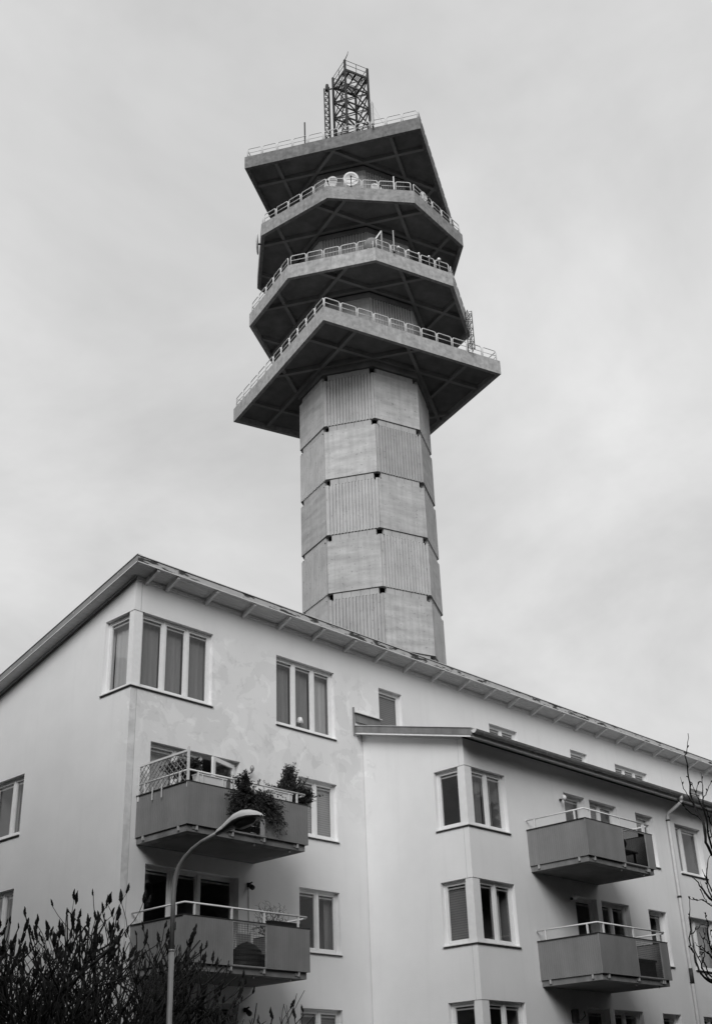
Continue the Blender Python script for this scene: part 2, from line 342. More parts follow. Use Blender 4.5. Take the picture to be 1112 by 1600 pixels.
# movement joints in the render, thin recessed-looking beads beside the corners
def bead(tf, u, z0, z1, w=0.008, d=0.003): return MB(tf).box(u-w/2,u+w/2,0.0005,d,z0,z1)
bead(MAIN,0.19,H4+.01,13.86).build('joint_bead','verge_metal',B); bead(MAIN,0.19,0,S4-.05).build('joint_bead','concrete_band',B)
for a,b in ((H,10.85),(H-S,H-SL-.05),(H-2*S,H-S-SL-.05)): bead(WL,WY+0.17,a,b,0.006).build('joint_bead','concrete_band',B)
bead(WL,-0.02,0,11.3,0.012).build('joint_bead','concrete_band',B)

def room(tf, u0, u1, z0, z1, d0, parent, depth=1.6):
    m = MB(tf); a,b,c,d = u0,u1,z0,z1; f, k = -d0, -d0-depth
    m.quad((a,k,c),(b,k,c),(b,k,d),(a,k,d)); m.quad((a,f,c),(a,k,c),(a,k,d),(a,f,d)); m.quad((b,f,c),(b,f,d),(b,k,d),(b,k,c))
    m.quad((a,f,d),(a,k,d),(b,k,d),(b,f,d)); m.quad((a,f,c),(b,f,c),(b,k,c),(a,k,c))
    m.build('room','room',parent,recalc=False)
def corner_room(x0, x1, y0, yw, y1, z0, z1):
    m = MB(); m.quad((x1,y0,z0),(x1,y1,z0),(x1,y1,z1),(x1,y0,z1)); m.quad((x0,y1,z0),(x1,y1,z0),(x1,y1,z1),(x0,y1,z1)); m.quad((x0,yw,z0),(x0,y1,z0),(x0,y1,z1),(x0,yw,z1))
    m.quad((x0,y0,z1),(x1,y0,z1),(x1,y1,z1),(x0,y1,z1)); m.quad((x0,y0,z0),(x1,y0,z0),(x1,y1,z0),(x0,y1,z0)); m.build('room','room',B,recalc=False)
def bars(mb, u0, u1, z0, z1, w, d0, d1, wb=None):
    wb = wb or w
    mb.box(u0,u0+w,d0,d1,z0,z1); mb.box(u1-w,u1,d0,d1,z0,z1); mb.box(u0+w,u1-w,d0,d1,z1-w,z1); mb.box(u0+w,u1-w,d0,d1,z0,z0+wb)
def curtain(tf, u0, u1, z0, z1, d, material, parent, wave=0.006, name='curtain'):
    m = MB(tf); n = max(6, int((u1-u0)/0.03)); vs = []; ph = R.random()*6
    for i in range(n+1):
        u = u0+(u1-u0)*i/n; dd = d+wave*math.sin(u*38+ph)+wave*0.6*math.sin(u*17+ph*2)
        vs += [(u,dd,z0),(u,dd,z1)]
    m.add(vs, [(2*i,2*i+2,2*i+3,2*i+1) for i in range(n)]); m.build(name, material, parent, smooth=True, recalc=False)
def window(tf, u0, u1, z0, z1, lights, inside, dep=0.11, sill=True, edge=(1,1), name='window', sill_ext=(0.03,0.03), has_room=True, ajar=None):
    """lights: list of relative widths; inside: one entry per light ('none','grey','light','ven','venl' or (kind, fraction from left) )"""
    w = MB(tf); fw = 0.055; g0 = 0.0015
    bars(w,u0+g0,u1-g0,z0+g0,z1-g0,fw,-dep-0.08,-dep)
    tot = sum(lights); x = u0+fw; span = (u1-u0-2*fw-0.06*(len(lights)-1)); cells = []
    for i, l in enumerate(lights):
        x1 = x+span*l/tot; cells.append((x,x1)); 
        if i < len(lights)-1: w.box(x1,x1+0.06,-dep-0.08,-dep+0.002,z0+fw,z1-fw)
        x = x1+0.06
    o = w.build(name,'window_white',B)
    for i,(a,b) in enumerate(cells):
        s = MB(tf); bars(s,a+.006,b-.006,z0+fw+.006,z1-fw-.006,0.042,-dep-0.065,-dep-0.012,0.05); s.build('sash','window_white',o)
        MB(tf).box(a+.044,b-.044,-dep-0.045,-dep-0.040,z0+fw+.05,z1-fw-.044).build('pane','glass',o)
        k = inside[i]; fr = 1.0
        if isinstance(k, tuple): k, fr = k
        if k != 'none':
            mt = {'grey':'curtain_grey','light':'curtain_light','ven':'venetian','venl':'venetian_light'}[k]
            zb = z0+fw+.01
            if k in ('ven','venl'):
                MB(tf).box(a+.01,b-.01,-dep-0.10,-dep-0.095,z1-fw-(z1-z0-2*fw)*fr,z1-fw).build('blind',mt,o)
            else:
                if fr > 0: curtain(tf,a,a+(b-a)*fr,zb,z1-fw,-dep-0.20,mt,o)
                else: curtain(tf,b+(b-a)*fr,b,zb,z1-fw,-dep-0.20,mt,o)
        MB(tf).box(a+.05,b-.05,-dep-0.085,-dep-0.055,z1-fw-.12,z1-fw-.085).build('blind_rail','curtain_light',o)
    if has_room: room(tf,u0+.002,u1-.002,z0+.002,z1-.002,dep+0.082,o)
    if sill:
        sm = MB(tf); e0, e1 = sill_ext; a, b = u0-e0, u1+e1
        sm.add([(a,0.045,z0-.012),(b,0.045,z0-.012),(b,-dep,z0+.016),(a,-dep,z0+.016),(a,0.045,z0-.03),(b,0.045,z0-.03),(b,-dep,z0-.02),(a,-dep,z0-.02)],
               [(0,1,2,3),(4,7,6,5),(0,4,5,1),(1,5,6,2),(2,6,7,3),(3,7,4,0)])
        sm.build('sill','window_white',o)
        MB(tf).box(a+.01,b-.01,0.004,0.034,z0-.055,z0-.031).build('drip_edge','dark_metal',o)
    return o
# main front
window(MAIN,0.26,2.485,S4,H4,[1,1,1],['grey','grey','grey'],sill=False,has_room=False)
corner_room(.192,2.483,.192,1.15,2.4,S4+.002,H4-.002)
window(GAB,0.20,1.15,S4,H4,[1],['light'],sill=False,has_room=False)
def corner_dress(x, y, tfA, tfB, ux, uy, px, py, z0, z1):
    """white corner post and the folded sill of a corner window; the post stands in the corner of two wall planes"""
    m = MB(); m.box(x+.012, x+px, y+.012, y+py, z0+.002, z1-.002); m.build('corner_post','window_white',B)
    s = MB(); e = 0.045
    s.prism([(x-e,y-e),(ux+.03,y-e),(ux+.03,y+.11),(x+.11,y+.11),(x+.11,uy+.03),(x-e,uy+.03)],z0-.03,z0-.008); s.build('sill','window_white',B)
    s = MB(); e = 0.034
    s.prism([(x-e,y-e),(ux+.02,y-e),(ux+.02,y-.003),(x-.003,y-.003),(x-.003,uy+.02),(x-e,uy+.02)],z0-.055,z0-.031); s.build('drip_edge','dark_metal',B)
corner_dress(0,0,MAIN,GAB,2.485,1.15,0.26,0.20,S4,H4)
window(MAIN,4.69,6.888,S4,H4,[1,1,1],['grey','grey',('light',-.8)])
window(MAIN,5.449,6.888,H-SL,H,[1,1],['venl','venl'])
window(MAIN,5.449,6.888,H-SL-S,H-S,[1,1],['none',('grey',-.35)])
window(MAIN,5.449,6.888,H-SL-2*S,H-2*S,[1,1],['grey','ven'])
for k in range(3):
    z = H-S*k
    window(MAIN,0.663,2.31,z-2.2,z,[1,1],[['light',('light',.3)],['none','none'],['none','none']][k],sill=False)
    if k != 0:
        window(MAIN,2.312,3.442,z-2.2,z,[1],['none'],sill=False,name='balcony_door',dep=0.16)
# open balcony door on the third storey: frame in the opening, leaf swung out about its right jamb
fo = MB(MAIN); bars(fo,2.312,3.44,H-2.2,H-.0015,0.055,-.24,-.16); fo = fo.build('balcony_door','window_white',B)
room(MAIN,2.313,3.438,H-2.198,H-.003,0.242,fo)
hx, hd, an = 3.37, -.15, math.radians(17)
def leaf_tf(u, d, z): return MAIN(hx-math.cos(an)*u-math.sin(an)*d, hd+math.sin(an)*u-math.cos(an)*d*-1*-1, z)
lf = MB(leaf_tf); bars(lf,0.0,0.98,H-2.12,H-.07,0.10,-.03,.03); lf.build('door_leaf','window_white',fo)
MB(leaf_tf).box(0.10,0.88,-.004,.004,H-2.02,H-.17).build('pane','glass',fo)
for k in range(3): window(GAB,4.21,5.65,H-SL-S*k,H-S*k,[1,1.6],[['grey',('light',.5)],['grey','light'],['none','none']][k])
for i,(a,b,n) in enumerate(UP): window(MAIN,a,b,11.9,H4,[1]*n,[['ven'],['none','none'],['none'],['none']*3,['none']][i])
# wing
for k in range(3):
    z = H-0.005-S*k
    window(WF,WX+.29,9.66,z-SL,z,[1,1],[['grey',('grey',.6)],[('light',.55),('light',.6)],['none','none']][k],sill=False,has_room=False)
    corner_room(WX+.192,9.658,WY+.192,-2.482,-1.2,z-SL+.002,z-.002)
    window(frame((WX,0),(0,1),(-1,0)),WY+.24,-2.482,z-SL,z,[1],[['none'],['ven'],['none']][k],sill=False,has_room=False)
    corner_dress(WX,WY,WF,WL,9.66,-2.482,0.29,0.24,z-SL,z)
    window(WF,12.366,13.411,z-2.2,z,[1],[['grey'],[('grey',.6)],['none']][k],sill=False,name='balcony_door',dep=.16)
    window(WF,13.639,15.08,z-SL,z,[1,1],[['ven',('grey',.5)],[('light',.7),('grey',.5)],['none','none']][k],dep=.16)
    window(WF,16.106,17.116,z-SL,z,[1],[[('venl',.3)],[('light',.4)],['none']][k],dep=.16)
    window(WF,18.394,20.0,z-SL,z,[1,2],[['grey',('light',.45)],['grey','grey'],['none','none']][k],dep=.14)

# ---- main roof
Y0, Y1 = -0.5, 12.0; X0 = -0.36; X1 = XE+0.35
def zr(y): return 14.13-SLP*(y-Y0)                # underside of the deck at height y
rf = MB(); rf.extrude([(0,Y0,zr(Y0)),(0,Y1,zr(Y1)),(0,Y1,zr(Y1)+.12),(0,Y0,zr(Y0)+.12)],(X0,0,0),(X1,0,0)); rf = rf.build('roof','roof_sheet',B)
n = 6; bd = MB()
for i in range(n):                                # soffit boards along the eave
    a = Y0+.02+(abs(Y0)-.02)*i/n; b = Y0+.02+(abs(Y0)-.02)*(i+1)/n-.008
    bd.extrude([(0,a,zr(a)-.003),(0,b,zr(b)-.003),(0,b,zr(b)-.021),(0,a,zr(a)-.021)],(X0+.02,0,0),(X1-.02,0,0))
bd.build('soffit','soffit_paint',rf)
fx = X0-.01; i = 0
while fx < X1:                                    # fascia boards, paint flaking
    L_ = R.choice((3.4,4.2,4.6)); b = min(fx+L_, X1)
    MB().box(fx,b-.006,Y0-.03,Y0-.002,zr(Y0)-.045,zr(Y0)+.10).build('fascia_board','peeling_paint',rf); fx = b
MB().box(X0-.02,X1+.02,Y0-.05,Y0+.10,zr(Y0)+.122,zr(Y0)+.138).build('edge_flashing','wing_trim',rf)
MB().box(X0,X1,Y0-.037,Y0-.031,zr(Y0)-.056,zr(Y0)-.03).build('drip_strip','wing_trim',rf)
for x in [.291,.926]+[2.20+1.283*k for k in range(25)]:
    if x > XE: break
    r_ = MB(); y0, y1 = Y0+.001, -0.002
    r_.extrude([(0,y1,zr(y1)-.022),(0,y1,zr(y1)-.17),(0,y0,zr(y0)-.10),(0,y0,zr(y0)-.022)],(x-.035,0,0),(x+.035,0,0)); r_.build('rafter','rafter_paint',rf)
MB().box(0.0,XE,-.022,-.002,13.875,zr(0)-.024).build('wall_trim','rafter_paint',rf)
MB().box(0.0,XE,-.04,-.0225,13.915,zr(0)-.024).build('wall_trim','soffit_paint',rf)
# verge on the gable: cross boards, barge board, metal edge strip, trims that step in under it
vb = MB(); y = -.44
while y < Y1-.3:
    vb.extrude([(0,y,zr(y)-.003),(0,y+.105,zr(y+.105)-.003),(0,y+.105,zr(y+.105)-.02),(0,y,zr(y)-.02)],(X0+.02,0,0),(-.001,0,0)); y += .113
vb.build('soffit','soffit_paint',rf)
def slope_bar(x0,x1,za,zb,ya,yb,name,mt):
    m = MB(); m.extrude([(0,ya,zr(ya)+za),(0,yb,zr(yb)+za),(0,yb,zr(yb)+zb),(0,ya,zr(ya)+zb)],(x0,0,0),(x1,0,0)); return m.build(name,mt,rf)
slope_bar(X0-.028,X0-.002,-.06,.11,Y0-.03,Y1,'barge_board','gutter_metal')
slope_bar(X0-.05,X0+.10,.122,.14,Y0-.05,Y1,'edge_flashing','wing_trim')
slope_bar(X0-.034,X0-.029,-.068,-.045,Y0-.03,Y1,'drip_strip','wing_trim')
slope_bar(-.03,-.002,-.115,-.023,-.03,Y1-.4,'wall_trim','verge_metal')
slope_bar(-.055,-.031,-.075,-.023,-.05,Y1-.4,'wall_trim','soffit_paint')
y = 0.2
while y < 11:                                     # clips on the barge board
    MB().box(X0-.038,X0-.029,y,y+.02,zr(y)+.03,zr(y)+.085).build('clip','bracket_metal',rf); y += R.choice((.7,.9,1.1))

# ---- wing roof
def zw(y): return 10.60+0.25*(y+4.0)
wr = MB(); pr = []; x = 7.70
xs = []
while x < 30:
    xs += [(x,0),(x+.10,0),(x+.12,.035),(x+.17,.035),(x+.19,0)]; x += .2
vs = []; 
for (px,dz) in xs: vs += [(px,-4.03,zw(-4.03)+.10+dz),(px,0.0,zw(0)+.10+dz)]
wr.add(vs,[(2*i,2*i+2,2*i+3,2*i+1) for i in range(len(xs)-1)])
wr.extrude([(0,-4.0,zw(-4.0)),(0,0,zw(0)),(0,0,zw(0)+.09),(0,-4.0,zw(-4)+.09)],(7.70,0,0),(30,0,0))
wr = wr.build('wing_roof','roof_sheet',B)
def wslope(x0,x1,za,zb,ya,yb,name,mt):
    m = MB(); m.extrude([(0,ya,zw(ya)+za),(0,yb,zw(yb)+za),(0,yb,zw(yb)+zb),(0,ya,zw(ya)+zb)],(x0,0,0),(x1,0,0)); return m.build(name,mt,wr)
wslope(7.655,7.698,-.035,.15,-4.05,-2.06,'barge_board','verge_metal'); wslope(7.655,7.698,-.035,.15,-2.05,-.002,'barge_board','verge_metal')
wslope(7.63,7.80,.151,.165,-4.05,-.002,'edge_flashing','wing_trim')
wslope(7.667,7.697,-.085,-.036,-4.0,-.01,'barge_trim','rafter_paint')
wslope(7.70,WX-.001,-.03,-.002,-3.98,-.01,'soffit','soffit_paint')
wslope(7.92,WX-.002,-.10,-.031,-3.5,-.01,'wall_trim','wing_trim')
MB().box(7.70,30,-4.035,-4.003,zw(-4)-.09,zw(-4)+.088).build('fascia_board','wing_trim',wr)
sb = MB()
for i in range(5):
    a = -3.995+.098*i; sb.extrude([(0,a,zw(a)-.002),(0,a+.09,zw(a+.09)-.002),(0,a+.09,zw(a+.09)-.02),(0,a,zw(a)-.02)],(7.97,0,0),(30,0,0))
sb.build('soffit','soffit_paint',wr)
gp = []; gr = .078; gy, gz = -4.125, zw(-4)+.07
for i in range(9): th = math.pi+math.pi*i/8; gp.append((0,gy+gr*math.cos(th),gz+gr*math.sin(th)))
for i in range(9): th = 2*math.pi-math.pi*i/8; gp.append((0,gy+(gr-.006)*math.cos(th),gz+(gr-.006)*math.sin(th)))
gt = MB().extrude(gp,(7.66,0,0),(30,0,0)).build('gutter','gutter_metal',wr,smooth=False)
MB().tube([(7.66,gy-gr,gz+.004),(30,gy-gr,gz+.004)],.011,6).build('gutter_bead','gutter_metal',wr)
c_ = MB(); c_.extrude([(0,gy+gr*1.08*math.cos(math.pi+math.pi*i/8),gz+.006+gr*1.08*math.sin(math.pi+math.pi*i/8)) for i in range(9)],(7.652,0,0),(7.662,0,0)); c_.build('gutter_end','rail_white',wr)
for i in range(24):
    x = 8.0+.92*i; pts = [(x,gy+gr*1.06*math.cos(math.pi+math.pi*k/8),gz+gr*1.06*math.sin(math.pi+math.pi*k/8)) for k in range(9)]
    MB().tube(pts,.007,5).build('gutter_bracket','gutter_metal',wr)
for x in (10.2,13.4,16.6,19.8): MB().tube([(x,gy+(gr+.003)*math.cos(math.pi+math.pi*k/8),gz+(gr+.003)*math.sin(math.pi+math.pi*k/8)) for k in range(9)],.013,5).build('gutter_joint','roof_sheet',wr)
# downpipe
dp = MB(); px = 17.92; pts = [(px,gy,gz-.05),(px,gy,gz-.20),(px,gy+.05,gz-.26),(px-.02,WY-.13,gz-.50),(px-.02,WY-.085,gz-.58)]+[(px-.02,WY-.085,z) for z in (9.6,7,5,3,0.15)]
dp.tube(pts,.052,14); dp = dp.build('downpipe','pipe_white',B,smooth=True)
MB().tube([(px,gy,gz-.04),(px,gy,gz-.20)],.062,14).build('outlet','galvanised',dp,smooth=True)
for z, h, mt in ((9.93,.05,'dark_metal'),(7.64,.06,'dark_metal'),(5.22,.42,'dark_metal'),(2.6,.06,'dark_metal')):
    MB().tube([(px-.02,WY-.085,z),(px-.02,WY-.085,z+h)],.058,14).build('pipe_collar',mt,dp,smooth=True)
    MB().box(px-.03,px-.01,WY-.03,WY-.001,z+.02,z+.05).build('pipe_clamp','dark_metal',dp)
MB().box(px+.075,px+.09,WY-.012,WY-.001,4.3,9.8).build('cable_strip','concrete_band',dp)
# flashing hood where the wing roof meets the main front
fh = MB().box(7.60,7.63,-.05,-.002,11.47,12.27).build('flashing','verge_metal',B)
MB().extrude([(0,-.002,12.17),(0,-.12,12.12),(0,-.12,12.10),(0,-.002,12.14)],(7.64,0,0),(8.72,0,0)).build('flashing_hood','rail_white',fh)
MB().box(7.70,8.70,-.06,-.003,11.86,12.10).build('hood_shade_board','verge_metal',fh)  # dark board standing in for the shade of the recess under the hood
# roof hatch bracket seen over the wing verge
MB().box(9.9,10.55,-3.1,-3.04,zw(-3.1)+.24,zw(-3.1)+.29).build('snow_guard','dark_metal',wr)
MB().box(9.95,9.99,-3.1,-3.04,zw(-3.1)+.10,zw(-3.1)+.24).build('snow_guard_foot','dark_metal',wr); MB().box(10.45,10.49,-3.1,-3.04,zw(-3.1)+.10,zw(-3.1)+.24).build('snow_guard_foot','dark_metal',wr)

# ---- balconies
def balcony(L, Rr, D, y0, z, gap, infill, sub, lab):
    """L,Rr: side faces; D: front face; y0: wall; z: top of the panels; gap: open part of the front"""
    pb = z-0.917; e = .06
    sl = MB().box(L+e,Rr-e,D+e,y0-.001,pb-.145,pb+.03).build('balcony','concrete_slab',B); sl['label'] = lab
    MB().box(L+.02,L+.055,D+.04,y0-.004,pb,z-.001).build('panel','panel_ribbed',sl)
    MB().box(Rr-.055,Rr-.02,D+.04,y0-.004,pb,z-.001).build('panel','panel_ribbed',sl)
    a, b = gap
    MB().box(L,a-.03,D,D+.035,pb,z-.001).build('panel','panel_ribbed',sl); MB().box(b+.03,Rr,D,D+.035,pb,z-.001).build('panel','panel_ribbed',sl)
    c = MB(); c.box(L-.008,Rr+.008,D-.008,D+.045,z,z+.02); c.box(L-.008,L+.06,D+.046,y0-.01,z,z+.02); c.box(Rr-.06,Rr+.008,D+.046,y0-.01,z,z+.02); c.build('capping','dark_metal',sl)
    fr = MB(); bars(fr,a-.028,b+.028,pb+.0,z-.002,.028,0.0,.03); fr.v = [Vector((p.x, D+p.y, p.z)) for p in fr.v]; fr.build('infill_frame','galvanised',sl)
    if infill == 'mesh':
        w = MB(); x = a+.02
        while x < b: w.box(x-.0025,x+.0025,D+.012,D+.017,pb+.028,z-.03); x += .045
        zz = pb+.06
        while zz < z-.03: w.box(a,b,D+.018,D+.023,zz-.003,zz+.003); zz += .045
        w.build('wire_mesh','dark_metal',sl)
    elif infill == 'glass': MB().box(a,b,D+.012,D+.02,pb+.028,z-.03).build('pane','smoked_glass',sl)
    hz = z+.262; r = .021
    hr = MB(); hr.tube([(L+.03,y0-.02,hz),(L+.03,D+.03,hz),(Rr-.06,D+.03,hz)],r,10); hr.build('handrail','rail_white',sl,smooth=True)
    MB().tube([(Rr-.10,D+.03,hz-.03),(Rr-.10,y0-.02,hz-.03)],r,10).build('handrail','rail_white',sl,smooth=True)
    for px_ in (L+.30,a-.03,b-.02,Rr-.33): MB().box(px_-.02,px_+.02,D+.015,D+.05,z+.02,hz).build('post','rail_white',sl)
    for py_ in (y0-.28,D+.32): MB().box(L+.012,L+.05,py_-.02,py_+.02,z+.02,hz).build('post','rail_white',sl)
    for px_ in (L+.30,a-.03,b-.02,Rr-.33):
        MB().box(px_-.022,px_+.022,D+.012,D+e-.002,pb-.10,pb-.005).build('bracket','bracket_metal',sl)
        MB().box(px_-.10,px_-.045,D+e-.02,D+e-.002,pb-.09,pb-.03).build('fixing_plate','verge_metal',sl)
    for py_ in (y0-.28,D+.32):
        MB().box(L+.012,L+e-.002,py_-.022,py_+.022,pb-.10,pb-.005).build('bracket','bracket_metal',sl)
    MB().box(L+e+.25,Rr-e-.25,D+e+.25,y0-.2,pb-.149,pb-.1455).build('soffit_panel','concrete_soffit',sl)
    for px_ in (Rr-.5,Rr-1.6): MB().tube([(px_,D+.12,pb-.20),(px_,D+.12,pb-.14)],.02,8).build('drain_spout','galvanised',sl)
    return sl
BT = 8.598
balcony(.318,3.971,-1.828,0,BT,(1.68,2.62),'none','a','balcony with plants and lattice trellis')
balcony(.318,3.971,-1.828,0,BT-S,(1.68,2.62),'mesh','b','balcony behind the street lamp pole')
balcony(10.403,13.643,-5.348,WY,8.617,(12.14,13.26),'glass','c','upper balcony of the wing')
balcony(10.403,13.643,-5.348,WY,8.617-S,(12.10,13.25),'mesh','d','lower balcony of the wing')
# sealed joint lines in panels are left to the sheet ribs
def lamp_on_wall(x, y, z, label, kind):
    t = thing('wall_lamp', label, 'wall lamp', (x,y,z), 'lamps on the building front')
    if kind == 'globe':
        MB().box(x-.04,x+.04,y-.03,y-.002,z-.06,z+.03).build('wall_plate','white_paint',t)
        MB().tube([(x,y-.03,z),(x,y-.12,z),(x,y-.14,z+.02)],.015,8).build('arm','dark_metal',t)
        m = MB(); m.tube([(x,y-.14,z+.02+.16*k/6) for k in range(7)],[.022,.042,.05,.055,.05,.04,.015],12); m.build('globe','lamp_pole',t,smooth=True)
    elif kind == 'spot':
        MB().box(x-.05,x+.05,y-.04,y-.002,z-.05,z+.05).build('wall_plate','dark_metal',t)
        m = MB(); m.tube([(x,y-.05,z),(x-.05,y-.16,z-.06),(x-.08,y-.24,z-.10)],[.03,.055,.06],12); m.build('lamp_shade','dark_metal',t,smooth=True)
        m = MB(); m.tube([(x,y-.04,z+.03),(x,y-.13,z+.05)],.02,8); m.build('sensor','dark_plastic',t)
    elif kind == 'flood':
        MB().box(x-.03,x+.03,y-.05,y-.002,z-.03,z+.03).build('wall_plate','dark_metal',t)
        MB().tube([(x,y-.05,z),(x+.0,y-.20,z+.02)],.018,8).build('arm','dark_metal',t)
        m = MB(); m.tube([(x-.1,y-.2,z+.02),(x-.02,y-.2,z+.02)],[.075,.05],12); m.build('lamp_head','white_paint',t,smooth=True)
    else:
        MB().box(x-.06,x+.06,y-.05,y-.002,z-.02,z+.28).build('lantern_body','dark_plastic',t)
        MB().box(x-.08,x+.08,y-.14,y-.05,z-.02,z+.30).build('lantern_glass','dark_metal',t)
        MB().tube([(x+.06,y-.04,z+.02),(x+.25,y-.10,z+.06),(x+.40,y-.12,z+.16),(x+.38,y-.10,z+.26)],.015,6).build('arm','dark_metal',t)
    return t
lamp_on_wall(3.72,0,9.72,'small white globe wall lamp beside the open balcony door','globe')
lamp_on_wall(3.75,0,7.02,'dark wall lamp with a cable hanging below it, over the wire mesh balcony','spot')
MB().tube([(3.74,-.012,6.98),(3.75,-.012,6.2),(3.70,-.012,5.4),(3.66,-.012,5.1)],.006,5).build('lamp_cable','dark_plastic',bpy.data.objects['wall_lamp.001'])
lamp_on_wall(3.68,0,4.24,'dark wall lamp at the foot of the photo under the lower plain balcony','spot')
lamp_on_wall(12.15,WY,9.70,'small pale floodlight left of the upper wing balcony door','flood')
lamp_on_wall(12.16,WY,7.05,'dark wall lamp in the shade left of the lower wing balcony door','flood')
lamp_on_wall(11.66,WY,3.98,'black lantern wall lamp below the lower wing balcony','lantern')

t = thing('table_lamp','small pale table lamp standing inside the top floor three pane window','lamp',(5.74,.20,S4+.06))
MB().tube([(5.74,.20,S4+.06),(5.74,.20,S4+.075)],.06,12).build('base','dark_metal',t); MB().tube([(5.74,.20,S4+.07),(5.74,.20,S4+.30)],.012,8).build('stem','dark_metal',t)
MB().tube([(5.74,.20,S4+.26),(5.74,.20,S4+.42)],[.115,.05],14).build('lamp_shade','lampshade',t,smooth=True)
# ------------------------------------------------------------------ telecom tower
TX, TY = 46.514, 33.718; PH = math.radians(140.18); RT = 5.3; D45 = math.pi/4
T = thing('telecom_tower', 'tall octagonal concrete telecom tower with four jutting platforms', 'tower', (TX,TY,0))
FW = 2*RT*math.sin(D45/2); AP = RT*math.cos(D45/2)
def octp(r): return [(TX+r*math.cos(PH+i*D45), TY+r*math.sin(PH+i*D45)) for i in range(8)]
MB().prism(octp(4.45),0,76.0).build('core','core',T)  # near-black colour deepens the shade in the notches between panels
def panel_mesh(h, ribbed):                        # local: x along the face, -y outward at 0, z 0..h
    w = FW/2-.012; m = MB(); th = .34
    c = th*math.tan(D45/2)                        # mitred back edge
    if not ribbed:
        prof = [(-w,0),(w,0)]
    else:
        n = 15; prof = [(-w,0),(-w+.14,0)]; a = -w+.14; p = (2*w-.28)/n
        for i in range(n):
            x = a+p*i; prof += [(x+p*.42,0),(x+p*.50,.10),(x+p*.86,.10),(x+p*.94,0)]
        prof += [(w-.14,0),(w,0)]
    prof = prof+[(w-c,th),(-w+c,th)]
    k = len(prof)
    m.add([(x,y,0) for x,y in prof]+[(x,y,h) for x,y in prof],[tuple(range(k))[::-1],tuple(range(k,2*k))]+[(i,(i+1)%k,k+(i+1)%k,k+i) for i in range(k)])
    return mesh_only(m,'panel','concrete_ribbed' if ribbed else 'concrete')
def band_mesh(h, full=False):
    m = MB(); w = FW/2-(.0 if full else .34); n = 5
    for i in range(n):
        a = -w+2*w*i/n+.014; b = -w+2*w*(i+1)/n-.014; m.box(a,b,.09,.35,0.035,h-.05)
    m.box(-w,w,.15,.34,-.003,h+.003)
    return mesh_only(m,'band','concrete_band')
def lip_mesh():
    m = MB(); m.box(-.27,.27,-.10,.35,0,.05); return mesh_only(m,'bracket','core')
PH_ = 4.66; HB = .53
pm = {(h,r): panel_mesh(h,r) for h in (PH_-HB,) for r in (0,1)}; bmesh_ = band_mesh(HB); lipm = lip_mesh()
pm_up = {r: panel_mesh(5.0,r) for r in (0,1)}
def face(i, z, me, name, extra=0.0):
    a = PH+D45/2+i*D45
    return place(name, me, (TX+(AP+extra)*math.cos(a), TY+(AP+extra)*math.sin(a), z), T, rotz=a+math.pi/2)
for row in range(11):
    zb = 50.20-row*PH_
    for i in range(8):
        if zb > 0: face(i, zb, pm[(PH_-HB,(row+i)%2)], 'panel')
        face(i, zb-HB, bmesh_, 'band') if zb-HB > 0 else None
        if zb-HB > 20 and not (row == 3 and i == 2):
            a = PH+i*D45; place('notch_lip', lipm, (TX+(RT-.18)*math.cos(a), TY+(RT-.18)*math.sin(a), zb-HB-.03), T, rotz=a+math.pi/2)
for i in range(8): face(i, 54.34, bmesh_, 'band')
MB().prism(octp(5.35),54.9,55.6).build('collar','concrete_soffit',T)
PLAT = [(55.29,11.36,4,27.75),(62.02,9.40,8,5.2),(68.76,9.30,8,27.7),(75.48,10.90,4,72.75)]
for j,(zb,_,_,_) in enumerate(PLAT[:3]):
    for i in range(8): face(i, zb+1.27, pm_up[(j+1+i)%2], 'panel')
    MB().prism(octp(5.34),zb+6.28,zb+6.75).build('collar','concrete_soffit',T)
def clip_line(p, d, poly):                        # part of line p+t*d inside a convex ccw polygon
    t0, t1 = -1e9, 1e9; n = len(poly)
    for i in range(n):
        a, b = Vector(poly[i]), Vector(poly[(i+1)%n]); e = b-a; nrm = Vector((-e.y,e.x))
        num = nrm.dot(p-a); den = nrm.dot(d)
        if abs(den) < 1e-9: continue
        t = -num/den
        if den > 0: t0 = max(t0,t)
        else: t1 = min(t1,t)
    return t0, t1
hoop = MB(); hl, hh, hr_ = 1.27, 0.98, .036; c = .17
pts = [(-hl/2,0,0),(-hl/2,0,hh-c)]+[(-hl/2+c-c*math.cos(k*math.pi/8),0,hh-c+c*math.sin(k*math.pi/8)) for k in range(1,5)]
pts += [(-p[0],0,p[2]) for p in pts[::-1]]
hr_ = .040; hoop.tube(pts,hr_,7); hoop.tube([(-hl/2,0,.52),(hl/2,0,.52)],hr_*.75,6); hoop_me = mesh_only(hoop,'railing_hoop','rail_white',True)
